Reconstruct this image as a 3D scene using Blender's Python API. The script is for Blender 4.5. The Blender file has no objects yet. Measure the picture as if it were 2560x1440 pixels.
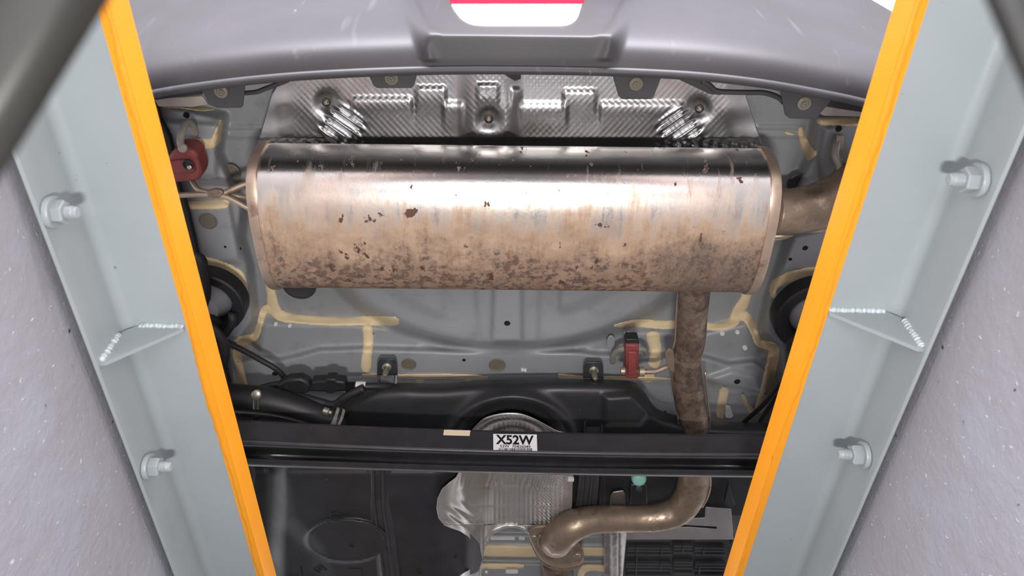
import bpy, bmesh, math, random
import numpy as np
from mathutils import Vector, Matrix, noise as mnoise

random.seed(7)
SC = bpy.context.scene
COL = SC.collection
VEC = Vector
ZC = 1.0                       # the camera's height above the pit floor
CAM = Vector((0.0, 0.0, ZC))
FPX = 1912.0                   # focal length in pixels of the 2560 px wide photograph

# ------------------------------------------------------------------ camera, world, lamps, exposure
Yc = Vector((-73.0, -2731.0, -1912.0)).normalized()      # the pit's long axis seen by the camera
Xc = Vector((1.0, -0.0195, 0.0)); Xc.z = -(Xc.x*Yc.x + Xc.y*Yc.y)/Yc.z; Xc.normalize()
Zc = Xc.cross(Yc)
ROT = Matrix((Xc, Yc, Zc))     # camera coordinates -> world
cam_data = bpy.data.cameras.new('camera')
cam = bpy.data.objects.new('camera', cam_data)
COL.objects.link(cam)
cam.matrix_world = Matrix.Translation(CAM) @ ROT.to_4x4()
cam_data.sensor_width = 36.0
cam_data.lens = 36.0*FPX/2560.0
cam_data.clip_start = 0.01
cam_data.dof.use_dof = True
cam_data.dof.focus_distance = 1.12
cam_data.dof.aperture_fstop = 8.0
SC.camera = cam

world = bpy.data.worlds.new('garage_daylight')
SC.world = world
world.use_nodes = True
bg = world.node_tree.nodes['Background']
bg.inputs[0].default_value = (0.96, 0.94, 1.0, 1)
bg.inputs[1].default_value = 1.5

def area(name, loc, target, sx, sy, watts, color=(1, 1, 1)):
    l = bpy.data.lights.new(name, 'AREA'); l.shape = 'RECTANGLE'
    l.size, l.size_y, l.energy, l.color = sx, sy, watts, color
    o = bpy.data.objects.new(name, l); COL.objects.link(o)
    o.location = loc
    o.rotation_euler = (Vector(target) - Vector(loc)).to_track_quat('-Z', 'Y').to_euler()
    return o
area('pit_lamp', (0.02, 0.13, ZC-0.27), (0.02, 0.74, ZC+0.9), 0.11, 0.05, 9.5, (1.0, 0.97, 0.93))
area('pit_panel', (0.03, -0.55, ZC-0.25), (0.03, 0.5, ZC+0.9), 0.7, 0.5, 6.0, (0.95, 0.94, 1.0))
area('rear_fill_lamp', (0.0, -2.4, ZC+1.75), (0.0, 0.3, ZC+1.0), 2.6, 0.5, 400.0, (0.95, 0.92, 1.0))  # unseen lamp added behind the car to brighten the bumper's face

SC.view_settings.view_transform = 'Standard'
SC.view_settings.look = 'None'
SC.view_settings.exposure = 0.0
SC.view_settings.gamma = 1.0
SC.view_settings.use_curve_mapping = False

# ------------------------------------------------------------------ pixel -> world helpers
def ray(u, v):
    return ROT @ Vector((u-1280.0, 720.0-v, -FPX))
def P(u, v, h):                # where the pixel's ray meets the level h above the camera
    d = ray(u, v); return CAM + d*(h/d.z)
def PX(u, v, x):               # where it meets the upright plane at x
    d = ray(u, v); return CAM + d*(x/d.x)
def PY(u, v, y):
    d = ray(u, v); return CAM + d*(y/d.y)
def depth(p):
    return (ROT.transposed() @ (Vector(p)-CAM)).z*-1
def pxm(p):                    # metres per photo pixel at a point
    return depth(p)/FPX
def lin(r, g, b):
    f = lambda c: (c/255/12.92) if c/255 <= .04045 else ((c/255+.055)/1.055)**2.4
    return (f(r), f(g), f(b), 1)

# ------------------------------------------------------------------ materials
class NT:
    def __init__(s, name):
        s.m = bpy.data.materials.new(name); s.m.use_nodes = True
        s.t = s.m.node_tree; s.b = s.t.nodes['Principled BSDF']
        s.tc = s.n('ShaderNodeTexCoord')
    def n(s, typ, **kw):
        o = s.t.nodes.new(typ)
        for k, v in kw.items(): setattr(o, k, v)
        return o
    def set(s, node, key, v):
        if hasattr(v, 'is_linked') or isinstance(v, bpy.types.NodeSocket): s.t.links.new(v, node.inputs[key])
        else: node.inputs[key].default_value = v
    def coord(s, scale=(1, 1, 1), kind='Object'):
        mp = s.n('ShaderNodeMapping'); s.t.links.new(s.tc.outputs[kind], mp.inputs[0])
        mp.inputs['Scale'].default_value = scale
        return mp.outputs[0]
    def noise(s, sc, detail=4, rough=.55, scale=(1, 1, 1)):
        o = s.n('ShaderNodeTexNoise'); s.set(o, 'Vector', s.coord(scale))
        o.inputs['Scale'].default_value = sc; o.inputs['Detail'].default_value = detail
        o.inputs['Roughness'].default_value = rough
        return o.outputs['Fac']
    def ramp(s, fac, a, b, ca=(0, 0, 0, 1), cb=(1, 1, 1, 1)):
        o = s.n('ShaderNodeMapRange'); s.set(o, 0, fac)
        o.inputs[1].default_value = a; o.inputs[2].default_value = b
        return o.outputs[0]
    def mix(s, fac, a, b):
        o = s.n('ShaderNodeMix', data_type='RGBA'); s.set(o, 0, fac); s.set(o, 6, a); s.set(o, 7, b)
        return o.outputs[2]
    def math(s, op, a, b=0.0, clamp=False):
        o = s.n('ShaderNodeMath', operation=op, use_clamp=clamp); s.set(o, 0, a); s.set(o, 1, b)
        return o.outputs[0]
    def xyz(s):
        o = s.n('ShaderNodeSeparateXYZ'); s.t.links.new(s.tc.outputs['Object'], o.inputs[0])
        return o.outputs
    def bump(s, h, strength=.3, dist=.002):
        o = s.n('ShaderNodeBump'); s.set(o, 'Height', h)
        o.inputs['Strength'].default_value = strength; o.inputs['Distance'].default_value = dist
        s.t.links.new(o.outputs[0], s.b.inputs['Normal'])
    def done(s, color=None, rough=None, metal=None, spec=None):
        for k, v in (('Base Color', color), ('Roughness', rough), ('Metallic', metal), ('Specular IOR Level', spec)):
            if v is not None: s.set(s.b, k, v)
        return s.m

def simple(name, c, rough=.5, metal=0.0, var=.12, sc=25, bump=.0, bsc=200, spec=None, dirt=None):
    t = NT(name); c = tuple(c)
    d = tuple(x*(1-var) for x in c[:3])+(1,); e = tuple(min(1, x*(1+var)) for x in c[:3])+(1,)
    col = t.mix(t.ramp(t.noise(sc), .3, .7), d, e)
    if dirt:
        col = t.mix(t.math('MULTIPLY', t.ramp(t.noise(dirt[1], 6, .65), dirt[2], dirt[2]+.12), dirt[3]), col, dirt[0])
    if bump: t.bump(t.noise(bsc, 5), bump)
    return t.done(col, rough, metal, spec)

def m_wall():
    t = NT('painted_concrete')
    col = t.mix(t.ramp(t.noise(3.5, 5), .3, .7), lin(137, 136, 142), lin(152, 149, 156))
    sm = t.ramp(t.noise(7, 6, .65, (1, .5, .5)), .48, .62)
    col = t.mix(t.math('MULTIPLY', sm, .75), col, lin(146, 153, 161))
    sp = t.ramp(t.noise(150, 2, .5), .672, .72)
    cl = t.ramp(t.noise(6, 3), .36, .52)
    spk = t.math('MULTIPLY', sp, cl)
    col = t.mix(t.math('MULTIPLY', spk, .75), col, lin(196, 196, 204))
    pit = t.ramp(t.noise(90, 1, .4), .775, .80)
    col = t.mix(pit, col, lin(60, 58, 66))
    st = t.ramp(t.noise(30, 4, .6, (1, .12, 1.4)), .60, .8)
    h = t.math('ADD', t.math('MULTIPLY', spk, .8), t.math('ADD', t.math('MULTIPLY', st, .8), t.noise(60, 6, .65)))
    t.bump(h, .38, .004)
    return t.done(col, .55, 0, .4)
def m_rail():
    t = NT('grey_green_steel_paint')
    col = t.mix(t.ramp(t.noise(6, 4), .3, .7), lin(149, 157, 159), lin(158, 166, 169))
    sp = t.ramp(t.noise(140, 1, .4), .795, .82)
    col = t.mix(t.math('MULTIPLY', sp, .7), col, lin(104, 108, 108))
    t.bump(t.noise(420, 3), .12, .0015)
    return t.done(col, .38, 0, .45)
def m_yellow():
    t = NT('orange_yellow_edge_paint')
    col = t.mix(t.ramp(t.noise(9, 4), .3, .7), (.86, .315, .012, 1), (.92, .35, .016, 1))
    ch = t.ramp(t.noise(45, 2, .4), .82, .84)
    col = t.mix(ch, col, lin(225, 225, 215))
    t.bump(t.noise(350, 4), .2, .0015)
    return t.done(col, .42, 0, .4)
def m_body():
    t = NT('grey_body_primer')
    col = t.mix(t.ramp(t.noise(5, 5), .3, .7), lin(140, 143, 146), lin(154, 157, 160))
    d = t.ramp(t.noise(26, 7, .7), .56, .74)
    col = t.mix(t.math('MULTIPLY', d, .35), col, lin(92, 90, 86))
    sp = t.ramp(t.noise(170, 2), .76, .80)
    col = t.mix(t.math('MULTIPLY', sp, .35), col, lin(160, 160, 160))
    t.bump(t.noise(260, 4), .06, .001)
    return t.done(col, t.math('ADD', t.math('MULTIPLY', t.noise(30, 4), .25), .28), 0, .5)
def m_bumper():
    t = NT('textured_bumper_plastic')
    col = t.mix(t.ramp(t.noise(7, 5), .3, .7), lin(51, 50, 53), lin(60, 58, 61))
    sc = t.ramp(t.noise(60, 3, .6, (1, .5, .5)), .71, .76)
    sc2 = t.ramp(t.noise(45, 2, .5, (1, 1, .1)), .66, .76)
    col = t.mix(t.math('MULTIPLY', t.math('MAXIMUM', sc, t.math('MULTIPLY', sc2, .35)), .55), col, lin(118, 115, 117))
    t.bump(t.noise(900, 2), .15, .0006)
    return t.done(col, .52, 0, .5)
def m_black(name, v=34, rough=.42, dust=.35, sc=18):
    t = NT(name)
    col = t.mix(t.ramp(t.noise(sc, 5), .35, .7), lin(v, v, v+2), lin(v+9, v+9, v+12))
    d = t.ramp(t.noise(120, 3, .6), .70, .76)
    col = t.mix(t.math('MULTIPLY', d, dust), col, lin(118, 114, 108))
    t.bump(t.noise(160, 4), .08, .001)
    return t.done(col, t.math('ADD', t.math('MULTIPLY', t.noise(24, 4), .25), rough-.1), 0, .5)
def m_foil(name, a, b, rough=.24, dirt=.3, metal=1.0):
    t = NT(name)
    col = t.mix(t.ramp(t.noise(14, 5), .3, .7), a, b)
    d = t.ramp(t.noise(22, 6, .7), .52, .72)
    col = t.mix(t.math('MULTIPLY', d, dirt), col, lin(120, 98, 80))
    return t.done(col, t.math('ADD', t.math('MULTIPLY', t.noise(40, 5), .22), rough-.1), metal)
def m_muffler():
    t = NT('weathered_muffler_steel')
    x, y, z = t.xyz()[:3]
    steel = t.mix(t.ramp(t.noise(9, 4, .5, (3, 1, 1)), .3, .7), lin(214, 208, 202), lin(228, 224, 220))
    # rust film grows from the forward lower side of the drum, with streaks round it
    strk = t.noise(7, 5, .7, (9, 1.0, 1.0))
    blot = t.noise(16, 6, .7)
    g = t.math('ADD', t.math('MULTIPLY', y, 7.0), t.math('ADD', t.math('MULTIPLY', strk, 1.0), t.math('MULTIPLY', blot, .9)))
    film = t.ramp(g, .40, .80)
    tan = t.mix(t.ramp(t.noise(26, 6, .7), .35, .65), lin(164, 134, 108), lin(194, 166, 137))
    brown = t.mix(t.ramp(t.noise(60, 4, .7), .4, .6), lin(72, 50, 38), lin(112, 80, 60))
    deep = t.ramp(t.math('ADD', g, t.math('MULTIPLY', t.noise(34, 6, .75), .9)), 1.30, 1.75)
    grn = t.ramp(t.noise(95, 4, .7), .47, .56)
    deep2 = t.math('MULTIPLY', deep, t.math('ADD', t.math('MULTIPLY', grn, .55), .45))
    rx = t.math('MULTIPLY', t.ramp(t.math('ADD', x, t.math('MULTIPLY', blot, .16)), .27, .33), t.ramp(t.math('ADD', y, t.math('MULTIPLY', blot, .1)), .02, .06))
    deep3 = t.math('MAXIMUM', deep2, t.math('MULTIPLY', rx, t.math('ADD', t.math('MULTIPLY', grn, .4), .6)))
    spots = t.math('MULTIPLY', t.ramp(t.noise(46, 3, .6, (1.2, .8, .8)), .645, .68), 1.0)
    vs = t.math('MULTIPLY', t.ramp(t.noise(22, 4, .7, (4, .45, .45)), .60, .70), t.math('MAXIMUM', t.math('MULTIPLY', t.ramp(t.noise(7, 3), .42, .6), .6), t.ramp(x, .16, .24)))
    rust = t.mix(deep2, tan, brown)
    rust = t.mix(t.math('MULTIPLY', rx, t.math('ADD', t.math('MULTIPLY', grn, .35), .6)), rust, t.mix(t.ramp(t.noise(48, 5, .75), .42, .6), lin(66, 52, 45), lin(108, 86, 70)))
    rust = t.mix(spots, rust, lin(92, 62, 52))
    fac = t.math('MAXIMUM', t.math('MULTIPLY', film, .92), t.math('MAXIMUM', spots, t.math('MULTIPLY', vs, .65)))
    col = t.mix(fac, steel, rust)
    col = t.mix(t.math('MULTIPLY', vs, .55), col, lin(158, 96, 58))
    t.bump(t.math('ADD', t.noise(150, 5), t.math('MULTIPLY', deep3, .8)), .12, .0012)
    rough = t.math('ADD', t.math('MULTIPLY', fac, .30), .27)
    metal = t.math('SUBTRACT', 1.0, t.math('MULTIPLY', fac, .86))
    return t.done(col, rough, metal)
def m_pipe():
    t = NT('rusty_pipe_steel')
    a = t.noise(22, 6, .7); b = t.noise(75, 5, .7)
    x, y, z = t.xyz()[:3]
    far = t.math('MAXIMUM', t.ramp(y, .48, .62), t.ramp(x, .36, .39))                      # the pipe's cooler forward run kept more bare metal
    steel = t.mix(t.ramp(t.noise(10), .3, .7), lin(164, 146, 126), lin(192, 172, 150))
    rust = t.mix(t.ramp(b, .38, .62), lin(74, 61, 54), lin(112, 94, 83))
    fac = t.math('SUBTRACT', t.ramp(a, .30, .52), t.math('MULTIPLY', far, .47), True)
    sp = t.ramp(t.noise(60, 3, .6), .66, .71)
    fac = t.math('MAXIMUM', fac, sp)
    col = t.mix(fac, steel, rust)
    t.bump(b, .14, .0012)
    return t.done(col, t.math('ADD', t.math('MULTIPLY', fac, .3), .36), t.math('SUBTRACT', .9, t.math('MULTIPLY', fac, .7)))
def m_sealer():
    t = NT('cream_seam_sealer')
    col = t.mix(t.ramp(t.noise(16, 5), .3, .7), lin(220, 198, 158), lin(235, 215, 176))
    cr = t.ramp(t.noise(55, 5, .7), .66, .72)
    col = t.mix(t.math('MULTIPLY', cr, .4), col, lin(120, 100, 72))
    t.bump(t.noise(70, 5), .5, .002)
    return t.done(col, .6, 0, .3)
def emit(name, col, s, rough=.2):
    t = NT(name); t.done(col, rough)
    t.set(t.b, 'Emission Color', col); t.b.inputs['Emission Strength'].default_value = s
    return t.m

M = dict(
    wall=m_wall(), rail=m_rail(), yellow=m_yellow(), body=m_body(), bumper=m_bumper(),
    tank=m_black('black_tank_plastic', 40, .40), beam=m_black('black_painted_steel', 40, .34, .3, 30),
    strap=m_black('strap_steel', 54, .32, .3, 30), rubber=m_black('black_rubber', 30, .5, .25), dark=m_black('dark_plastic', 52, .5, .2), liner=m_black('black_liner', 22, .6, .1),
    foil=m_foil('embossed_aluminium', lin(178, 178, 180), lin(202, 202, 204), .33, .14),
    foil2=m_foil('dull_aluminium', lin(190, 186, 180), lin(214, 211, 208), .30, .10, .72),
    foil3=m_foil('brushed_foil', lin(176, 172, 170), lin(200, 197, 196), .42, .10),
    muffler=m_muffler(), pipe=m_pipe(), sealer=m_sealer(),
    rim=simple('rolled_seam_steel', lin(196, 174, 156), .4, .75, .12, 40, dirt=(lin(120, 84, 64), 30, .55, .6)),
    flange=simple('rusty_flange_steel', lin(140, 124, 106), .5, .3, .2, 40, .15, 120, dirt=(lin(92, 74, 62), 40, .5, .6)),
    rod=simple('dull_rod_steel', lin(176, 160, 142), .42, .6, .12, 40, dirt=(lin(120, 92, 72), 40, .56, .6)),
    hook=simple('painted_hook_steel', lin(158, 152, 142), .45, .1, .12, 40),
    zinc=simple('zinc_bolt', lin(176, 170, 156), .35, .8, .12, 60),
    red=simple('red_rubber', lin(136, 66, 62), .5, 0, .18, 30, .1, 150, dirt=(lin(104, 58, 54), 30, .55, .6)),
    plug=simple('taupe_rubber_plug', lin(112, 106, 94), .55, 0, .1, 30),
    hole=simple('dark_hole', lin(14, 14, 14), .8, 0, .1),
    white=simple('white_label', lin(232, 230, 232), .4, 0, .02),
    ink=simple('black_ink', lin(16, 16, 20), .5, 0, .02),
    clip=simple('white_plastic', lin(226, 226, 226), .35, 0, .05),
    teal=simple('pale_teal_plastic', lin(150, 206, 198), .4, 0, .05),
    slab=simple('concrete_slab', lin(140, 138, 136), .8, 0, .15, 6, .3, 60),
    guard=simple('dark_guard_steel', lin(38, 38, 35), .5, 0, .1, 30),
    weld=simple('painted_weld', lin(190, 198, 202), .3, 0, .1, 60),
    lamp_white=emit('glow_white_lens', (1, 1, 1, 1), 1.6), lamp_red=emit('glow_red_lens', (.62, .012, .035, 1), .25),  # both lens materials given an emission of their own
    tape=simple('cream_tape', lin(226, 208, 180), .5, 0, .06),
)

# ------------------------------------------------------------------ mesh helpers
ROOT = {}
def link(name, me, mat, parent=None, smooth=True):
    o = bpy.data.objects.new(name, me); COL.objects.link(o)
    if mat is not None: me.materials.append(mat)
    if smooth:
        me.polygons.foreach_set('use_smooth', [True]*len(me.polygons))
    if parent is not None:
        o.parent = parent; ROOT[o.name] = ROOT[parent.name]
    else: ROOT[o.name] = Vector((0, 0, 0))
    return o
def raw(name, vs, fs, mat, parent=None, smooth=True, origin=None):
    """a mesh object from world-space vertices; stored relative to its thing's base"""
    off = ROOT[parent.name] if parent is not None else (Vector(origin) if origin is not None else Vector((0, 0, 0)))
    me = bpy.data.meshes.new(name)
    me.from_pydata([tuple(Vector(v)-off) for v in vs], [], fs); me.update()
    bm = bmesh.new(); bm.from_mesh(me); bmesh.ops.recalc_face_normals(bm, faces=bm.faces); bm.to_mesh(me); bm.free()
    o = link(name, me, mat, parent, smooth)
    if parent is None: o.location = off; ROOT[o.name] = off
    return o
def sharp(o, deg=35):
    me = o.data
    try: me.set_sharp_from_angle(angle=math.radians(deg))
    except Exception: pass
    return o
def thing(name, label, cat, loc, group=None):
    o = bpy.data.objects.new(name, None); COL.objects.link(o)
    o.location = loc; o.empty_display_size = .03
    ROOT[o.name] = Vector(loc)
    return tag(o, label, cat, group)
def tag(o, label, cat, group=None):
    o['label'] = label; o['category'] = cat
    if group: o['group'] = group
    return o
def struct(o):
    o['kind'] = 'structure'; return o
def box(name, a, b, mat, parent=None, bevel=0, origin=None):
    x0, y0, z0 = a; x1, y1, z1 = b
    vs = [(x0, y0, z0), (x1, y0, z0), (x1, y1, z0), (x0, y1, z0), (x0, y0, z1), (x1, y0, z1), (x1, y1, z1), (x0, y1, z1)]
    fs = [(0, 3, 2, 1), (4, 5, 6, 7), (0, 1, 5, 4), (1, 2, 6, 5), (2, 3, 7, 6), (3, 0, 4, 7)]
    o = raw(name, vs, fs, mat, parent, False, origin)
    if bevel: bev(o, bevel)
    return o
def bev(o, w, seg=2):
    m = o.modifiers.new('bevel', 'BEVEL'); m.width = w; m.segments = seg; m.limit_method = 'ANGLE'; m.angle_limit = math.radians(40)
    o.data.polygons.foreach_set('use_smooth', [True]*len(o.data.polygons)); sharp(o, 60)
    return o
def cat(pts, n=8, closed=False):
    """Catmull-Rom through points (tuples of any dimension)"""
    p = [np.array(q, float) for q in pts]; out = []
    L = len(p)
    rng = range(L) if closed else range(L-1)
    for i in rng:
        a, b = p[i], p[(i+1) % L]
        z = p[(i-1) % L] if (closed or i > 0) else 2*a-b
        c = p[(i+2) % L] if (closed or i < L-2) else 2*b-a
        for k in range(n):
            t = k/n
            out.append(.5*((2*a)+(b-z)*t+(2*z-5*a+4*b-c)*t*t+(3*a-z-3*b+c)*t**3))
    if not closed: out.append(p[-1])
    return out
def plate(name, px, h, thick, mat, parent=None, bevel=.0012, smooth_outline=False, origin=None, tilt=None):
    """flat sheet part standing at level h: outline measured in the photo, thickness upwards"""
    if smooth_outline: px = [tuple(q) for q in cat(px, 6, True)]
    hh = (lambda u, v: h) if not callable(h) else h
    lo = [P(u, v, hh(u, v)) for u, v in px]
    n = len(lo); vs = lo+[p+Vector((0, 0, thick)) for p in lo]
    fs = [tuple(range(n)), tuple(range(2*n-1, n-1, -1))]+[(i, (i+1) % n, n+(i+1) % n, n+i) for i in range(n)]
    o = raw(name, vs, fs, mat, parent, False, origin)
    if bevel: bev(o, bevel)
    return o
def loft(name, rings, mat, parent=None, closed=True, caps=True, smooth=True, origin=None):
    n = len(rings[0]); vs = [p for r in rings for p in r]; fs = []
    for i in range(len(rings)-1):
        for j in range(n if closed else n-1):
            k = (j+1) % n
            fs.append((i*n+j, i*n+k, (i+1)*n+k, (i+1)*n+j))
    if caps and closed:
        fs.append(tuple(range(n))); fs.append(tuple(range(len(vs)-1, len(vs)-n-1, -1)))
    return raw(name, vs, fs, mat, parent, smooth, origin)
def tube_rings(path, rad, n=16):
    pts = [Vector(p) for p in path]; rings = []
    t0 = (pts[1]-pts[0]).normalized()
    a = t0.orthogonal().normalized()
    for i, p in enumerate(pts):
        t = (pts[min(i+1, len(pts)-1)]-pts[max(i-1, 0)]).normalized()
        a = (a-t*a.dot(t)).normalized(); b = t.cross(a)
        r = rad[i] if hasattr(rad, '__len__') else rad
        rings.append([p+(a*math.cos(2*math.pi*k/n)+b*math.sin(2*math.pi*k/n))*r for k in range(n)])
    return rings
def tube(name, path, rad, mat, parent=None, n=16, smooth=8, origin=None):
    """path of world points, optional smoothing; rad one radius or one per point"""
    if smooth:
        rr = rad if hasattr(rad, '__len__') else [rad]*len(path)
        q = cat([tuple(p)+(r,) for p, r in zip(path, rr)], smooth)
        path = [Vector(x[:3]) for x in q]; rad = [x[3] for x in q]
    return loft(name, tube_rings(path, rad, n), mat, parent, origin=origin)
def lathe(name, p, axis, prof, mat, parent=None, n=20, origin=None):
    """prof: (distance along axis, radius)"""
    p = Vector(p); t = Vector(axis).normalized(); a = t.orthogonal().normalized(); b = t.cross(a)
    rings = [[p+t*d+(a*math.cos(2*math.pi*k/n)+b*math.sin(2*math.pi*k/n))*max(r, 1e-5) for k in range(n)] for d, r in prof]
    return sharp(loft(name, rings, mat, parent, origin=origin), 40)
def relief(name, lo, hi, h, us, mat, parent=None, thick=.0015, rows=None, origin=None):
    """pressed sheet: rows of the photo from lo to hi, left/right edge functions us(v), level h(u, v)"""
    V = np.arange(lo, hi+.01, rows or 5.0)
    W = max(us(v)[1]-us(v)[0] for v in V); n = max(6, int(W/(rows or 5.0)))
    vs, fs = [], []
    for v in V:
        a, b = us(v)
        U = np.linspace(a, b, n+1)
        H = h(U, np.full_like(U, v))
        for u, hh in zip(U, H): vs.append(P(u, v, float(hh)))
    for i in range(len(V)-1):
        for j in range(n):
            q = i*(n+1)+j; fs.append((q, q+1, q+n+2, q+n+1))
    o = raw(name, vs, fs, mat, parent, True, origin)
    if thick:
        m = o.modifiers.new('sheet', 'SOLIDIFY'); m.thickness = thick; m.offset = -1 if o.data.polygons[0].normal.z < 0 else 1
    return o
def edge(pts):
    pts = sorted(pts, key=lambda q: q[1]); ys = [q[1] for q in pts]; xs = [q[0] for q in pts]
    return lambda v: float(np.interp(v, ys, xs))
def sd_poly(U, V, poly):
    """signed pixel distance to a polygon, positive inside"""
    U = np.asarray(U, float); V = np.asarray(V, float)
    d = np.full(U.shape, 1e9); ins = np.zeros(U.shape, bool); n = len(poly)
    for i in range(n):
        ax, ay = poly[i]; bx, by = poly[(i+1) % n]
        ex, ey = bx-ax, by-ay; L = ex*ex+ey*ey+1e-9
        t = np.clip(((U-ax)*ex+(V-ay)*ey)/L, 0, 1)
        d = np.minimum(d, np.hypot(U-ax-t*ex, V-ay-t*ey))
        c = ((ay > V) != (by > V)) & (U < (bx-ax)*(V-ay)/((by-ay) if by != ay else 1e-9)+ax)
        ins ^= c
    return np.where(ins, d, -d)
def sm(x, w):
    t = np.clip(np.asarray(x, float)/w*.5+.5, 0, 1); return t*t*(3-2*t)
def ribbon(name, pts, w, hf, mat, parent, lift=.0035, jag=1.0, seed=0):
    """a bead laid along a path on a surface: raised, uneven sided"""
    q = cat([(a, b, (w[i] if hasattr(w, '__len__') else w)*1.1) for i, (a, b) in enumerate(pts)], 7)
    rings = []; r = random.Random(seed+len(pts)*7+int(pts[0][0]))
    for i, (u, v, ww) in enumerate(q):
        a = q[max(i-1, 0)]; b = q[min(i+1, len(q)-1)]
        dx, dy = b[0]-a[0], b[1]-a[1]; L = math.hypot(dx, dy)+1e-6; nx, ny = -dy/L, dx/L
        endf = min(1.0, .55+.45*min(i, len(q)-1-i)/2)
        row = []
        for s, l in ((-1, .0012), (-.82, -.7), (-.35, -1), (.35, -1), (.82, -.7), (1, .0012)):
            k = s*ww*endf+(r.uniform(-jag, jag) if abs(s) > .5 else 0)
            uu, vv = u+nx*k, v+ny*k
            hs = float(hf(np.array([uu]), np.array([vv]))[0])
            row.append(P(uu, vv, hs+(l if l > 0 else l*lift*r.uniform(.8, 1.1))))
        rings.append(row)
    return loft(name, rings, mat, parent, closed=False, caps=False)

# ================================================================== the inspection pit
H1 = 0.63                      # underside of the steel angles' level leg, above the camera
H0 = 0.566                     # lower edge of their upright leg
Y0, Y1 = -1.6, 7.5
SIDES = []
for sgn, bend, outer, step, inner in ((-1, 525, 645, 661, 690), (1, 1989, 1849, 1838, 1809)):
    xb = P(bend, 1440, H1).x; xo = P(outer, 1440, H1).x; xi = P(step, 1440, H1).x
    p = PX(inner, 1440, xi); SIDES.append((sgn, xb, xo, xi, p.z))
xwL = SIDES[0][1]-.011; xwR = SIDES[1][1]+.011
zt = ZC+H1+.010
struct(box('wall_left', (xwL-.25, Y0, 0), (xwL, Y1, zt), M['wall'], origin=(xwL, 1, 0)))
struct(box('wall_right', (xwR, Y0, 0), (xwR+.25, Y1, zt), M['wall'], origin=(xwR, 1, 0)))
struct(box('wall_back', (xwL-.25, Y0-.2, 0), (xwR+.25, Y0, zt), M['wall'], origin=(0, Y0, 0)))
struct(box('wall_front', (xwL-.25, Y1, 0), (xwR+.25, Y1+.2, zt), M['wall'], origin=(0, Y1, 0)))
fv, ff = [], []
def fbox(a, b):
    n = len(fv); x0, y0, z0 = a; x1, y1, z1 = b
    fv.extend([(x0, y0, z0), (x1, y0, z0), (x1, y1, z0), (x0, y1, z0), (x0, y0, z1), (x1, y0, z1), (x1, y1, z1), (x0, y1, z1)])
    ff.extend([tuple(n+k for k in f) for f in ((0, 3, 2, 1), (4, 5, 6, 7), (0, 1, 5, 4), (1, 2, 6, 5), (2, 3, 7, 6), (3, 0, 4, 7))])
fbox((xwL-.25, Y0-.2, -.1), (xwR+.25, Y1+.2, 0))
for sgn, xb, xo, xi, z2 in SIDES:
    a, b = sorted((xi-sgn*-.012, sgn*3.2))
    fbox((a, Y0-.2, zt), (b, Y1+.2, z2-.002))
struct(raw('floor', fv, ff, M['slab'], None, False))

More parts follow.
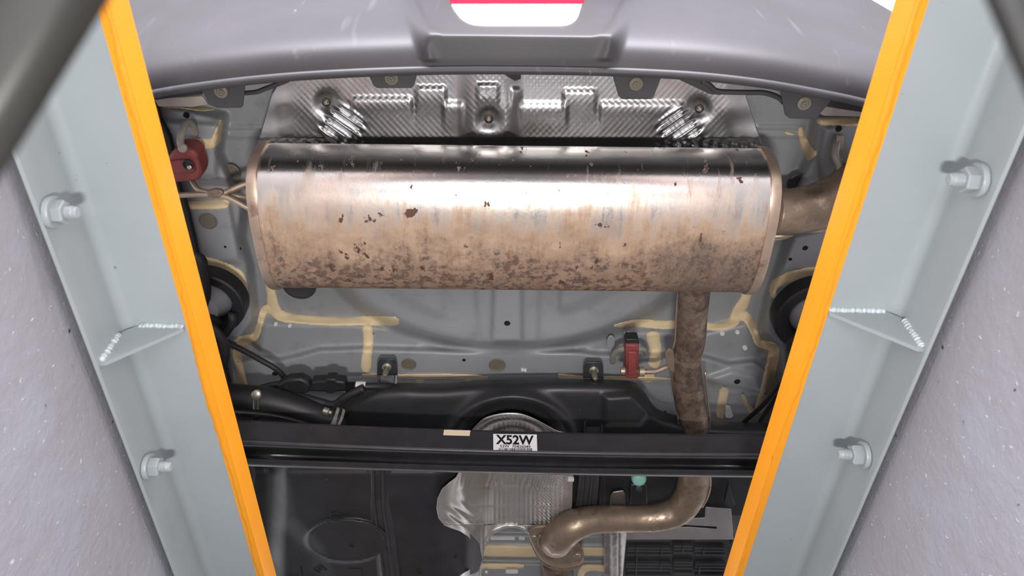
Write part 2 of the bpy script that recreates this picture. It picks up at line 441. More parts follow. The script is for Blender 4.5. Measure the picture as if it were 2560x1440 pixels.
# ------------------------------------------------------------------ steel angles with the yellow edge
def steel_angle(k, label, bolts, gus):
    sgn, xb, xo, xi, z2 = SIDES[k]; s = -sgn       # s: towards the pit's middle
    root = thing('steel_angle', label, 'steel angle', (xb, 1.0, ZC+H0))
    z1, z0 = ZC+H1, ZC+H0
    prof = [(xb, z0)]
    for i in range(7):                             # rolled inner corner
        a = i/6*math.pi/2; r = .011
        prof.append((xb+s*r*(1-math.cos(a)), z1-r*(1-math.sin(a))))
    prof += [(xi, z1), (xi, z1+.009), (xb-s*.005, z1+.009), (xb-s*.005, z0+.001), (xb-s*.003, z0-.001)]
    sharp(loft('angle_plate', [[Vector((x, y, z)) for x, z in prof] for y in (Y0+.02, 0, 1, 2, 4, Y1-.02)], M['rail'], root), 25)
    # nosing bar on the opening's rim, inner face and bottom lip, painted orange
    w = .010
    bar = [(xi, z1-.0005), (xi, z2), (xi-s*w, z2), (xi-s*w, z1+.0095)]
    bar = [(xi+s*.0002, z1-.001), (xi+s*.0006, z1+.001), (xi+s*.0006, z2), (xi-s*w, z2), (xi-s*w, z1-.001)]
    sharp(loft('edge_bar', [[Vector((x, y, z)) for x, z in bar] for y in np.linspace(Y0+.02, Y1-.02, 30)], M['yellow'], root), 30)
    # paint lapped onto the plate, ragged
    rr = random.Random(3+k); vs, fs = [], []; ys = np.arange(-.3, 2.6, .006); jag = 0
    for i, y in enumerate(ys):
        jag = .55*jag+rr.uniform(-.0012, .0012)+.0009*math.sin(y*19+k)+.0012*math.sin(y*7.3+2*k)
        xe = xo+s*(.0006+jag)
        vs += [(xe, y, z1+.0006), (xe+s*.0012, y, z1-.0011), (xi+s*.0006, y, z1-.0014), (xi+s*.0006, y, z1+.001)]
        if i:
            q = 4*(i-1)
            for j in range(3): fs.append((q+j, q+j+1, q+j+5, q+j+4))
    raw('paint_lip', vs, fs, M['yellow'], root)
    # bolts through the upright leg
    for (wu, wv, eu, ev, du) in bolts:
        c = PX(wu, wv, xb+s*.003); e = (c+Vector((s, 0, 0))*1)
        m = pxm(c)
        tip = PX(eu, ev, xb+s*.05)
        # find the stud's length along x by matching the photo
        best = min(np.linspace(.02, .12, 60), key=lambda L: abs((lambda q: 1280+FPX*q.x/-q.z)(ROT.transposed() @ (c+Vector((s*L, 0, 0))-CAM))-eu))
        r = du*.5*m
        ax = Vector((s, 0, 0)); hexr = r*1.78
        st = lathe('stud', c, ax, [(0, r)]+[(d, r*(1.0 if i % 2 else .93)) for i, d in enumerate(np.linspace(best*.45, best-.004, 17))]+[(best-.001, r*.9), (best, r*.72), (best, 0)], M['rail'], root, 20)
        st['label'] = 'painted threaded stud with nut and washer'
        lathe('washer', c, ax, [(-.002, hexr*1.36), (.0015, hexr*1.38), (.0028, hexr*1.3), (.0028, 0)], M['rail'], st, 28)
        nt = lathe('nut', c+ax*.0028, ax, [(0, hexr), (.0012, hexr*1.05), (best*.36, hexr*1.05), (best*.41, hexr*.93), (best*.41, 0)], M['rail'], st, 6)
    # welded gusset
    g = PX(*gus, xb+s*.004); y = P(gus[0], gus[1], H1).y
    th = .004; nz = .014
    tri = [(xb+s*nz, z1), (xo-s*.004, z1), (xo-s*.004, z1-.004), (xb+s*.005, z0+.004), (xb, z0+.004), (xb, z1-nz), (xb+s*nz*.4, z1-nz*.55)]
    sharp(loft('gusset', [[Vector((x, yy, z)) for x, z in tri] for yy in (y, y+th)], M['rail'], root), 30)
    rr = random.Random(k+11)
    for (ax_, bx_) in (((xb+s*nz*1.1, z1-.001), (xo-s*.004, z1-.001)), ((xb+s*.001, z1-nz*1.2), (xb+s*.001, z0+.006))):
        pts, rad = [], []
        for i in range(34):
            t = i/33
            pts.append(Vector((ax_[0]+(bx_[0]-ax_[0])*t, y-.0005+rr.uniform(-.0006, .0006), ax_[1]+(bx_[1]-ax_[1])*t)))
            rad.append(.0030*(1+.16*math.sin(i*2.1)+rr.uniform(-.25, .25)))
        tube('weld_bead', pts, rad, M['weld'], root, 10, 2)
    return root
steel_angle(0, 'grey steel angle with orange inner edge bolted along the left pit wall', [(132, 530, 197, 535, 34), (372, 1166, 430, 1171, 27)], (300, 812))
steel_angle(1, 'grey steel angle with orange inner edge bolted along the right pit wall', [(2443, 450, 2368, 455, 36), (2158, 1137, 2093, 1140, 28)], (2250, 778))

# ------------------------------------------------------------------ dark guard bars right in front of the lens
def guard(px0, px1, dep, wpx, label, sd):
    def Q(u, v): d = ray(u, v); return CAM+d*(dep/FPX)
    a, b = Q(*px0), Q(*px1); c = (a+b)/2
    t = (b-a).normalized(); fw = ROT @ Vector((0, 0, -1)); s_ = t.cross(fw).normalized(); n_ = s_.cross(t)
    w = wpx*dep/FPX
    root = thing('guard_bar', label, 'bar', tuple(a))
    def sec(p, k): return [p+s_*x*w+n_*y*w for x, y in k]
    k = [(-.5, -.08), (-.42, -.14), (.42, -.14), (.5, -.08), (.5, .3), (.42, .36), (-.42, .36), (-.5, .3)]
    loft('bar_tube', [sec(a, k), sec(c, k), sec(b, k)], M['guard'], root)
    k2 = [(.02, -.19), (.2, -.19), (.2, -.13), (.02, -.13)]
    loft('slot_strip', [sec(a, k2), sec(b, k2)], M['liner'], root)
    return root
guard((-700, 1150), (560, -900), .15, 330, 'out-of-focus dark bar crossing the upper left corner', 0)
guard((2470, -180), (2800, 590), .15, 110, 'out-of-focus dark bar tip in the upper right corner', 1)

# ================================================================== the car: body floor
WELL = lambda U, V: 1-np.hypot((U-1275)/468, (V-590)/280)
def HB(U, V):
    U = np.asarray(U, float); V = np.asarray(V, float)
    h = np.full(U.shape, 1.115)
    w = WELL(U, V)
    well = sm(w, .065)
    well = well*sm(V-500, 40)
    h -= .075*well
    h -= .012*sm(w-.28, .06)*sm(U-1400, 10)*(1-sm(U-1560, 24))                # pressed facets of the spare wheel well
    h -= .008*sm(w-.20, .05)*sm(1110-U, 20)*sm(U-900, 40)
    h += .004*np.exp(-(np.hypot((U-1405)/60, (V-770)/60))**4)*well
    h += .004*np.exp(-(np.hypot((U-1140)/50, (V-760)/60))**4)*well
    h -= .008*sm(sd_poly(U, V, [(1185, 660), (1350, 660), (1345, 858), (1200, 858)]), 10)
    h -= .016*sm(sd_poly(U, V, [(1236, 640), (1305, 640), (1306, 857), (1228, 857)]), 9)
    # slanted shelf and rear cross rail
    shelf = [(650, 800), (900, 806), (985, 815), (1100, 868), (1280, 876), (1440, 868), (1545, 822), (1640, 822), (1760, 826), (1870, 800), (1905, 880), (1940, 880), (1915, 1000), (1880, 1020), (1700, 1010), (1500, 950), (700, 960), (600, 1010), (590, 900), (640, 880)]
    h -= .022*sm(sd_poly(U, V, shelf), 16)
    ridge = [(590, 905), (650, 890), (700, 898), (745, 888), (800, 872), (900, 869), (1090, 874), (1430, 876), (1500, 884), (1650, 886), (1760, 890), (1820, 908), (1885, 902), (1925, 930), (1915, 985), (1850, 968), (1770, 955), (1690, 950), (1400, 946), (1000, 944), (900, 948), (740, 962), (610, 985)]
    h -= .022*sm(sd_poly(U, V, ridge), 9)
    h -= .012*sm(sd_poly(U, V, [(1770, 945), (1830, 925), (1890, 940), (1890, 975), (1850, 985), (1790, 970)]), 12)   # boss on the right
    # long side rails
    h -= .055*sm(sd_poly(U, V, [(300, 230), (560, 290), (548, 380), (590, 470), (612, 520), (605, 590), (625, 660), (640, 800), (590, 870), (600, 1000), (560, 1100), (300, 1000)]), 16)
    h -= .055*sm(sd_poly(U, V, [(2300, 260), (2040, 290), (2020, 400), (1985, 470), (1985, 540), (1955, 640), (1920, 740), (1900, 830), (1945, 870), (1950, 1000), (1900, 1100), (2300, 1000)]), 16)
    h -= .014*sm(sd_poly(U, V, [(395, 300), (545, 310), (540, 440), (440, 440), (400, 380)]), 10)
    h -= .014*sm(sd_poly(U, V, [(2160, 300), (2060, 318), (2045, 400), (2060, 470), (2160, 440)]), 10)
    h -= .012*sm(sd_poly(U, V, [(460, 510), (575, 510), (600, 655), (500, 660)]), 8)                           # flat of the left rail
    h -= .012*sm(sd_poly(U, V, [(1985, 590), (2120, 560), (2060, 680), (1950, 680)]), 10)
    # pressed beads of the rear panel beside the heat shield
    for a, b in ((560, 660), (1890, 2010)):
        for v0 in (318, 338):
            h -= .004*sm(sd_poly(U, V, [(a, v0-5), (b, v0-5), (b, v0+5), (a, v0+5)]), 5)
    # faint rings on the trunk floor left of the well
    for cu, cv, R in ((800, 745, 90),):
        d = np.hypot((U-cu), (V-cv)*1.5); h += .003*np.exp(-((d-R)/8)**2)
    # front floor seen past the tank and through the tunnel
    fr = sm(V-1010, 30); h += .02*fr
    h -= .012*sm(sd_poly(U, V, [(1180, 1335), (1560, 1338), (1560, 1364), (1180, 1360)]), 5)
    h -= .018*sm(sd_poly(U, V, [(1180, 1360), (1560, 1364), (1560, 1396), (1180, 1392)]), 4)
    h -= .018*sm(sd_poly(U, V, [(1180, 1406), (1560, 1410), (1560, 1470), (1180, 1470)]), 4)
    h += .0018*np.sin(U*.031+V*.017)*np.cos(V*.023-U*.011)*well
    return h
body = thing('car_underbody', 'grey painted underbody of the car with cream seam sealer and spare wheel well', 'car body', tuple(P(1280, 800, 1.1)))
relief('floor_panel', 120, 1560, HB, lambda v: (140, 2420), M['body'], body, .002, 5.0)
def bead(pts, w, **k): return ribbon('sealer_bead', pts, w, HB, M['sealer'], body, **k)
bead([(672, 700), (678, 735), (684, 768), (700, 788), (740, 797), (830, 803), (930, 802), (985, 803), (998, 800)], [10, 11, 14, 13, 11, 11, 11, 11, 4])
bead([(686, 776), (662, 775), (648, 815), (636, 842), (615, 850), (596, 858), (592, 885), (600, 930), (612, 985), (622, 1040)], [12, 10, 7, 9, 12, 12, 11, 11, 12, 12])
bead([(917, 810), (921, 850), (917, 890), (915, 930)], [13, 12, 12, 13])
bead([(1535, 815), (1590, 808), (1650, 812), (1690, 812), (1740, 814), (1800, 816), (1830, 806), (1846, 780), (1862, 750), (1872, 720)], [4, 9, 10, 10, 10, 10, 13, 15, 12, 12])
bead([(1846, 788), (1868, 795), (1885, 830), (1898, 858), (1930, 868), (1934, 885), (1925, 930), (1915, 980), (1895, 1030)], [12, 12, 8, 9, 12, 13, 14, 15, 13])
bead([(1632, 828), (1634, 850), (1640, 880), (1636, 905), (1630, 918)], [17, 15, 13, 14, 14])
bead([(1606, 938), (1622, 945), (1636, 939)], [9, 11, 9], lift=.002)
bead([(905, 938), (990, 941), (1045, 941), (1120, 941), (1220, 944)], [5, 5, 6, 6, 5], jag=.6)
bead([(1047, 941), (1054, 958)], [10, 10]); bead([(1160, 943), (1182, 947)], [8, 6])
bead([(1395, 936), (1412, 943), (1470, 946), (1560, 946), (1680, 948)], [4, 7, 5, 5, 3], jag=.6)
bead([(500, 652), (540, 662), (572, 676), (594, 690), (606, 715), (612, 745), (608, 770)], [14, 13, 14, 15, 12, 9, 6], jag=1.6)
bead([(1935, 745), (1932, 722), (1945, 706), (1985, 690), (2040, 681), (2075, 680)], [6, 9, 12, 13, 13, 12], jag=1.6)
bead([(465, 514), (510, 512), (555, 511), (572, 503)], [10, 11, 11, 8])
bead([(487, 352), (505, 358), (530, 358), (543, 342), (550, 318), (554, 300)], [7, 11, 12, 11, 7, 5], jag=1.8)
bead([(398, 265), (450, 267), (500, 272), (535, 273)], [3, 4, 5, 2])
bead([(2042, 304), (2075, 303), (2110, 304), (2150, 306)], [8, 10, 10, 10], jag=1.5)
bead([(2000, 318), (2008, 350), (2022, 380), (2034, 394)], [7, 9, 13, 17], jag=1.2)
bead([(1962, 330), (1985, 336)], [4, 3])
bead([(1812, 968), (1806, 1000), (1800, 1045)], [11, 11, 11])
bead([(1857, 985), (1868, 1010), (1885, 1032)], [5, 6, 9])
bead([(1188, 1377), (1300, 1378), (1380, 1380), (1450, 1379), (1530, 1379)], [14, 14, 12, 10, 10], jag=.7)
bead([(1180, 1414), (1250, 1414), (1310, 1415)], [8, 8, 7], jag=.7)
bead([(1450, 1460), (1455, 1430), (1475, 1418), (1520, 1421), (1560, 1426)], [6, 8, 9, 9, 9])
def disc(name, u, v, ru, mat, lift=.001, dome=0.0, parent=body, hf=HB, ring=True, n=24):
    h0 = float(hf(np.array([u]), np.array([v]))[0]); c = P(u, v, h0); m = pxm(c)*1.12
    prof = [(0, ru*m)]
    up = Vector((0, 0, -1))
    if ring: prof = [(-.001, ru*m*1.12), (lift, ru*m*1.12), (lift+.0008, ru*m), (lift-.0004, ru*m*.9), (lift-.0004+dome, ru*m*.35), (lift-.0004+dome, 0)]
    else: prof = [(-.001, ru*m), (lift, ru*m), (lift, 0)]
    return lathe(name, c, up, prof, mat, parent, n)
for u, v, r in ((1022, 910, 15), (1243, 912, 17), (520, 552, 18), (577, 433, 20), (1995, 458, 22), (748, 712, 34), (2030, 578, 26)):
    disc('rubber_plug', u, v, r, M['plug'] if r < 22 else M['dark'], .0015)
for u, v, r in ((1268, 808, 7), (1160, 900, 4), (466, 288, 7), (2097, 322, 7), (1843, 954, 7), (687, 934, 6), (930, 834, 4), (2013, 620, 6), (1976, 648, 4), (600, 622, 3), (563, 617, 3), (1663, 1028, 3)):
    disc('drain_hole_disc', u, v, r, M['hole'], .0004, ring=False, n=16)  # flat black discs painted in for the dark inside the holes
for u, v, r in ((690, 809, 4), (725, 813, 4), (1805, 832, 5), (1843, 829, 4.5), (1862, 868, 5), (1562, 831, 2.5), (1572, 831, 2.5), (1306, 923, 3), (1313, 924, 3)):
    disc('light_hole_disc', u, v, r, M['clip'], .003, .001, n=12)  # white discs stand in for light showing through small holes
for u0, u1, v in ((1226, 1287, 1347.5), (1297, 1312, 1347.5)):
    plate('clip_strip', [(u0, v-2.5), (u1, v-2), (u1, v+2.5), (u0, v+2)], HB(np.array([1250.]), np.array([1348.]))[0]-.004, .004, M['clip'], body, 0)
plate('clip_strip', [(1266, 1427), (1293, 1427), (1296, 1430), (1293, 1434), (1266, 1434), (1264, 1430)], 1.085, .004, M['clip'], body, 0)
ctr = P(1216, 1429, 1.08); lathe('light_hole_disc', ctr, (0, 0, -1), [(0, .004), (.003, .003), (.004, 0)], M['clip'], body, 12)
# raised drop-shaped mark and small bracket on the cross rail
plate('pressed_tab', [(1518, 850), (1522, 842), (1531, 840), (1537, 846), (1537, 868), (1531, 880), (1528, 900), (1524, 900), (1524, 880), (1517, 866)], 1.066, .004, M['body'], body, .001)
plate('rail_bracket', [(1816, 1020), (1828, 1022), (1834, 1040), (1826, 1046), (1814, 1044)], 1.09, .01, M['clip'], body, .001)
# bent hanger hooks welded to the body
def hook(pts, r, mat=M['hook'], name='hanger_hook', parent=body):
    w = [P(u, v, h) for u, v, h in pts]
    return tube(name, w, [r*pxm(p) for p in w], mat, parent, 12, 6)
hook([(488, 335, 1.04), (480, 312, 1.025), (466, 308, 1.005), (455, 330, .985), (451, 352, .975), (454, 368, .97), (455, 374, .97)], 9)
c = P(457, 370, .968); lathe('hook_head', c, (0, -.35, -1), [(-.004, .004), (-.003, .0062), (.002, .0062), (.0035, .004), (.0035, 0)], M['hook'], body, 14)
hook([(2096, 342, 1.045), (2090, 365, 1.03), (2088, 390, 1.02), (2098, 415, 1.01), (2100, 440, 1.0)], 10)
plate('hook_plate', [(2092, 338), (2110, 340), (2108, 372), (2100, 378), (2090, 372)], 1.03, .006, M['hook'], body, .001)
plate('hook_plate', [(2080, 440), (2085, 415), (2092, 405), (2108, 395), (2110, 410), (2112, 450)], 1.015, .003, M['hook'], body, .001)
hook([(1532, 904, 1.07), (1534, 888, 1.045), (1545, 876, 1.03), (1562, 872, 1.02), (1600, 872, 1.02), (1612, 876, 1.03), (1616, 884, 1.06)], 7.5)

# dark liners and inner wheel housing beside the opening
for poly, lab in (([(180, 200), (392, 262), (402, 300), (425, 345), (442, 420), (450, 470), (468, 520), (487, 600), (500, 660), (530, 800), (556, 880), (575, 960), (600, 1060), (620, 1200), (640, 1440), (300, 1440)], 'black inner wheel housing beyond the left orange edge'),
                  ([(2300, 560), (2120, 560), (2070, 690), (2040, 760), (1985, 880), (1965, 950), (1935, 1005), (1898, 1060), (1880, 1200), (1845, 1440), (2250, 1440)], 'black inner wheel housing beyond the right orange edge')):
    t = thing('wheel_housing', lab, 'wheel housing', tuple(P(poly[5][0], poly[5][1], 1.03)))
    plate('liner_panel', poly, 1.035, .01, M['liner'], t, .002)

# ================================================================== bumper
LIP = cat([(120, 330), (250, 278), (380, 241), (540, 216), (700, 199), (850, 189), (1000, 183), (1140, 180), (1280, 180), (1440, 182), (1600, 187), (1750, 196), (1900, 213), (2040, 237), (2165, 264), (2300, 306), (2440, 360)], 8)
lu = [p[0] for p in LIP]; lv = [p[1] for p in LIP]
lipv = lambda U: np.interp(U, lu, lv)
REC = [(985, -120), (1042, 0), (1062, 45), (1078, 66), (1108, 80), (1290, 83), (1478, 85), (1510, 76), (1530, 52), (1556, 0), (1610, -120)]
def HBU(U, V):
    t = lipv(U)-np.asarray(V, float)                   # photo rows above the lip
    mid = sm(sd_poly(U, V, [(950, -160), (1078, 150), (1524, 150), (1640, -160)]), 26)
    k = 24.0-20*mid
    bend = 100+0*U
    soft = k*np.log1p(np.exp(np.clip((t-bend)/k, -30, 30)))
    h = .905+.0019*soft+.00006*t
    d = sd_poly(U, V, REC)
    h = h+.014*sm(d, 9)                                 # sunk panel for the lamp
    wing = np.minimum(np.abs(U-1010-(V*.42)), np.abs(U-1575+(V*.42)))
    h = h-.003*np.exp(-(wing/16)**2)*(V < 150)
    for pts in (((360, 120), (420, 45), (520, -30)), ((2200, 150), (2120, 70), (2040, 22), (1930, -2))):   # moulded crease lines
        q = cat(pts, 8); dm = np.full(np.shape(U), 1e9)
        for a, b in q: dm = np.minimum(dm, np.hypot(U-a, V-b))
        h = h+.0035*np.exp(-(dm/9)**2)
    return h
bumper = thing('rear_bumper', 'dark scuffed plastic rear bumper spanning the top of the opening', 'bumper', tuple(P(1280, 180, .91)))
N = 460; R = 62; vs, fs = [], []
for i in range(R+1):
    f = i/R
    for j in range(N+1):
        u = 130+2300*j/N; l = float(lipv(u)); top = float(np.interp(u, (2125, 2155, 2180, 2237, 2440), (-150, -20, 0, 33, 160)))
        v = l+(top-l)*f**1.15
        vs.append((u, v))
U = np.array([a for a, b in vs]); V = np.array([b for a, b in vs]); H = HBU(U, V)
vs = [P(u, v, h) for u, v, h in zip(U, V, H)]
for i in range(R):
    for j in range(N):
        q = i*(N+1)+j; fs.append((q, q+1, q+N+2, q+N+1))
o = raw('bumper_cover', vs, fs, M['bumper'], bumper)
m = o.modifiers.new('sheet', 'SOLIDIFY'); m.thickness = .003; m.offset = -1 if o.data.polygons[0].normal.z < 0 else 1
path = [P(u, v-5, .905) for u, v in LIP]
tube('rolled_lip', path, .0055, M['bumper'], bumper, 10, 0)
inner = [[P(u, v+k[0], k[1]) for k in ((-4, .907), (-3, .925), (-40, 1.0))] for u, v in LIP]
loft('inner_flange', inner, M['liner'], bumper, closed=False, caps=False)
for pts, h, (ru, rv) in (([(497, 208), (614, 200), (607, 266), (601, 270), (545, 271), (520, 262)], .93, (553, 228)),
                 ([(919, 182), (1045, 180), (1034, 216), (1028, 221), (942, 221), (933, 214)], .925, (979, 195)),
                 ([(1530, 184), (1655, 190), (1634, 244), (1626, 249), (1556, 249), (1546, 240)], .925, (1590, 209)),
                 ([(1950, 222), (2082, 246), (2042, 296), (2034, 299), (1975, 297), (1963, 288)], .93, (2010, 258))):
    t = plate('mount_tab', pts, h, .003, M['dark'], bumper, .001)
    c = P(ru, rv, h); m = pxm(c)
    pn = lathe('push_pin', c, (0, 0, -1), [(-.001, 17*m), (.0018, 17*m), (.003, 14*m), (.0032, 11*m), (.0018, 9*m), (.0018, 6*m), (.0042, 5.5*m), (.0046, 3*m), (.003, 1.5*m), (.003, 0)], M['plug'], t, 22)
# black valance and edge strips behind the lip
plate('valance_strip', [(380, 244), (500, 226), (505, 236), (470, 240), (430, 244), (390, 250)], .955, .004, M['liner'], bumper, 0)
plate('valance_strip', [(2170, 268), (2068, 244), (2056, 262), (2100, 272), (2165, 282)], .955, .004, M['liner'], bumper, 0)
plate('frame_strip', [(385, 246), (470, 242), (505, 240), (520, 262), (480, 268), (395, 266)], 1.01, .004, M['hook'], bumper, .001)
plate('frame_strip', [(2165, 280), (2066, 266), (2050, 285), (2060, 290), (2160, 292)], 1.01, .004, M['hook'], bumper, .001)
tube('edge_trim', [P(u, v, .96) for u, v in ((604, 233), (640, 230), (665, 221), (700, 208), (720, 200))], .0032, M['dark'], bumper, 8, 5)
tube('edge_trim', [P(u, v, .96) for u, v in ((1755, 202), (1775, 214), (1795, 228), (1860, 231), (1910, 232), (1945, 243), (1960, 256))], .0036, M['dark'], bumper, 8, 5)
plate('corner_bracket', [(1690, 196), (1745, 222), (1775, 236), (1800, 238), (1818, 232), (1795, 226), (1765, 206), (1750, 198)], .975, .003, M['dark'], bumper, .001)
plate('latch', [(1180, 180), (1302, 181), (1302, 198), (1288, 203), (1275, 196), (1260, 186), (1180, 185)], .945, .006, M['liner'], bumper, .001)

# lamp in the sunk panel
lamp = thing('rear_lamp', 'white reversing lamp with red band in the middle of the bumper', 'lamp', tuple(P(1292, 40, 1.03)))
LO = [(1118, -60), (1126, 5), (1142, 32), (1160, 51), (1184, 60), (1300, 63), (1410, 63.5), (1432, 56), (1448, 38), (1460, 5), (1470, -60)]
HLN = lambda U, V: HBU(U, V)-.004
def lens(name, L, R, lo, hi, mat):
    return relief(name, lo, hi, HLN, lambda v: (L(v), R(v)), mat, lamp, .004, 2.0)
lens('red_lens', edge([(1108, -70), (1124, 0), (1128, 10)]), edge([(1478, -70), (1461, 0), (1456, 12)]), -70, 10, M['lamp_red'])
lens('white_lens', edge([(1128.5, 11), (1134, 22), (1142, 33), (1150, 43), (1160, 51), (1172, 57), (1186, 61), (1215, 63)]), edge([(1454.5, 11), (1450, 25), (1446, 38), (1440, 48), (1430, 56), (1418, 61), (1400, 63)]), 11, 63, M['lamp_white'])
# white painted body side seen past the bumper's corner
plate('painted_panel', [(2090, -160), (2300, -160), (2420, 120), (2330, 140), (2180, 45), (2110, 5)], (lambda u, v: 1.33+(45-v)*.0035), .01, M['clip'], bumper, 0)

# ================================================================== rear heat shield
HSL = edge([(712, 170), (700, 205), (680, 235), (664, 290), (652, 330), (640, 372), (636, 400)])
HSR = edge([(1850, 170), (1862, 230), (1880, 290), (1898, 340), (1912, 380), (1918, 400)])
def HS(U, V):
    h = np.full(U.shape, 1.075)
    h = h+.0005*np.clip(V-344, 0, 100)                    # turns down towards the muffler
    a = (U+V*.95)*.40; b = (U-V*.95)*.40
    side = np.clip((U-1218)/240, -1, 1)
    e = .5+.5*np.cos(a); f = .5+.5*np.cos(b)
    emb = np.where(side < 0, .35*e+.65*f, .65*e+.35*f)
    flat = np.zeros(U.shape)
    for cu, cv, r in ((816, 255, 42), (1748, 270, 44), (1222, 300, 46)):
        flat = np.maximum(flat, np.exp(-(np.hypot(U-cu, (V-cv)*1.2)/r)**4))
    flat = np.maximum(flat, sm(735-U, 12)); flat = np.maximum(flat, sm(U-1815, 12))
    flat = np.maximum(flat, sm(V-348, 10))
    flat = np.maximum(flat, np.exp(-((U-1150)/22)**2)); flat = np.maximum(flat, np.exp(-((U-1290)/22)**2))
    h = h+.0005*emb*(1-flat)
    # broad pressings
    h -= .010*sm(sd_poly(U, V, [(1165, 150), (1285, 150), (1285, 335), (1255, 352), (1190, 352), (1165, 335)]), 24)
    for u0, u1, v0, w_ in ((880, 1030, 245, 9), (1040, 1115, 218, 8), (1108, 1158, 257, 9), (1278, 1302, 220, 8), (1300, 1418, 259, 10), (1408, 1490, 226, 9), (1500, 1712, 257, 9), (1192, 1246, 210, 5)):
        h -= .0042*(sm(V-v0, w_+3)-sm(V-v0-46, 34))*sm(U-u0, 7)*sm(u1-U, 7)
    # bolt dimples
    for cu, cv in ((816, 252), (1748, 268), (1222, 294)):
        d = np.hypot(U-cu, V-cv-4); h += .012*np.exp(-(d/24)**2)
    # folds running from the outer bolts
    for cu, cv, s in ((855, 318, 1), (1700, 325, -1)):
        p = (U-cu)*s*.82+(V-cv)*.57; q = -(U-cu)*s*.57+(V-cv)*.82
        h += .0042*np.sin(q*.30)*np.exp(-(p/42)**4-(q/46)**4)
    r = np.sin(U*.21+np.sin(V*.13)*2.0)*np.sin(V*.23+U*.05)
    h += .004*r*np.exp(-((V-368)/16)**2)*(sm(960-U, 60)+sm(U-1640, 60))
    h += .0022*np.sin(U*.03+V*.045+1)*np.cos(V*.04-U*.02)*(sm(735-U, 30)+sm(U-1810, 30))
    return h
hs = thing('rear_heat_shield', 'embossed silver foil heat shield between the bumper and the muffler', 'heat shield', tuple(P(1280, 290, 1.08)))
relief('foil_sheet', 160, 402, HS, lambda v: (HSL(v), HSR(v)), M['foil'], hs, .0008, 2.6)
for u, v in ((816, 254), (1748, 270), (1222, 295)):
    c = P(u, v, float(HS(np.array([u*1.]), np.array([v*1.]))[0])); m = pxm(c)
    w = lathe('retaining_nut', c+Vector((0, 0, .004)), (0, 0, -1), [(0, 14*m), (.006, 14*m), (.0065, 9*m), (.003, 7*m), (.003, 0)], M['liner'], hs, 18)
    lathe('stud', c, (0, 0, -1), [(-.002, 4*m), (.008, 4*m), (.009, 3*m), (.009, 0)], M['rod'], w, 10)

# ================================================================== exhaust: muffler, tail pipe, intermediate pipe
HM = .975
MA, MB = P(627, 541, HM), P(1945, 556, HM)
MA.x = P(619, 520, .902).x; MB.x = P(1952, 530, .902).x
mc = (MA+MB)/2
exh = thing('exhaust_muffler', 'long rusty oval steel muffler hung across the car with its bent pipes', 'muffler', tuple(mc))
ax = (MB-MA).normalized(); ay = Vector((0, 0, 1)).cross(ax).normalized(); az = ax.cross(ay)
SA, SB = .1065, .073            # half sizes of the oval drum
def oval(c, k=1.0, n=56, dx=0):
    out = []
    for i in range(n):
        a = 2*math.pi*i/n; e = 2/2.7
        ca, sa = math.cos(a), math.sin(a)
        out.append(c+ax*dx+ay*(SA*k*math.copysign(abs(ca)**e, ca))+az*(SB*k*math.copysign(abs(sa)**e, sa)))
    return out
L = (MB-MA).length
rings = [oval(MA, 1.0, dx=d) for d in np.linspace(.012, L-.012, 40)]
loft('drum', rings, M['muffler'], exh, caps=False)
for c, s in ((MA, 1), (MB, -1)):
    seam = [oval(c, k, dx=s*d) for d, k in ((.0125, .985), (.0125, 1.028), (.010, 1.034), (.002, 1.034), (-.001, 1.02), (-.001, .99), (.004, .97), (.002, .7), (-.001, .3), (-.001, .02))]
    sharp(loft('end_cap', seam, M['rim'], exh, caps=True), 40)
# tail pipe on the right
tp = [(1935, 528, .985), (1975, 530, .985), (2030, 520, .985), (2080, 500, .99), (2130, 470, .99), (2190, 420, 1.0)]
tube('tail_pipe', [P(*q) for q in tp], .0345, M['pipe'], exh, 28, 8)
tube('hanger_rod', [P(u, v, h) for u, v, h in ((1915, 592, .99), (1960, 588, .985), (2000, 578, .985), (2080, 573, .99))], .0045, M['rod'], exh, 10, 6)
tube('hanger_rod', [P(u, v, h) for u, v, h in ((1920, 598, .99), (1960, 592, .99), (2005, 573, .99))], .004, M['rod'], exh, 10, 6)
# wire hanger on the left: a spread fork with a crimped middle
for pts in ([(640, 452, .985), (605, 463, .98), (575, 476, .975), (555, 484, .972), (535, 486, .972)],
            [(640, 530, .965), (612, 516, .966), (585, 501, .968), (560, 490, .97), (540, 487, .972)],
            [(640, 495, 1.0), (605, 492, .99), (580, 488, .985), (560, 486, .98)],
            [(545, 486, .972), (510, 486, .972), (470, 487, .972), (435, 489, .972), (400, 489, .972)],
            [(545, 484, .972), (515, 480, .975), (497, 474, .98), (486, 462, .99), (478, 445, 1.0)]):
    tube('hanger_rod', [P(*q) for q in pts], .0042, M['rod'], exh, 10, 6)
plate('crimp', [(515, 480), (535, 474), (552, 476), (560, 484), (552, 494), (533, 497), (518, 492)], .966, .008, M['flange'], exh, .002)
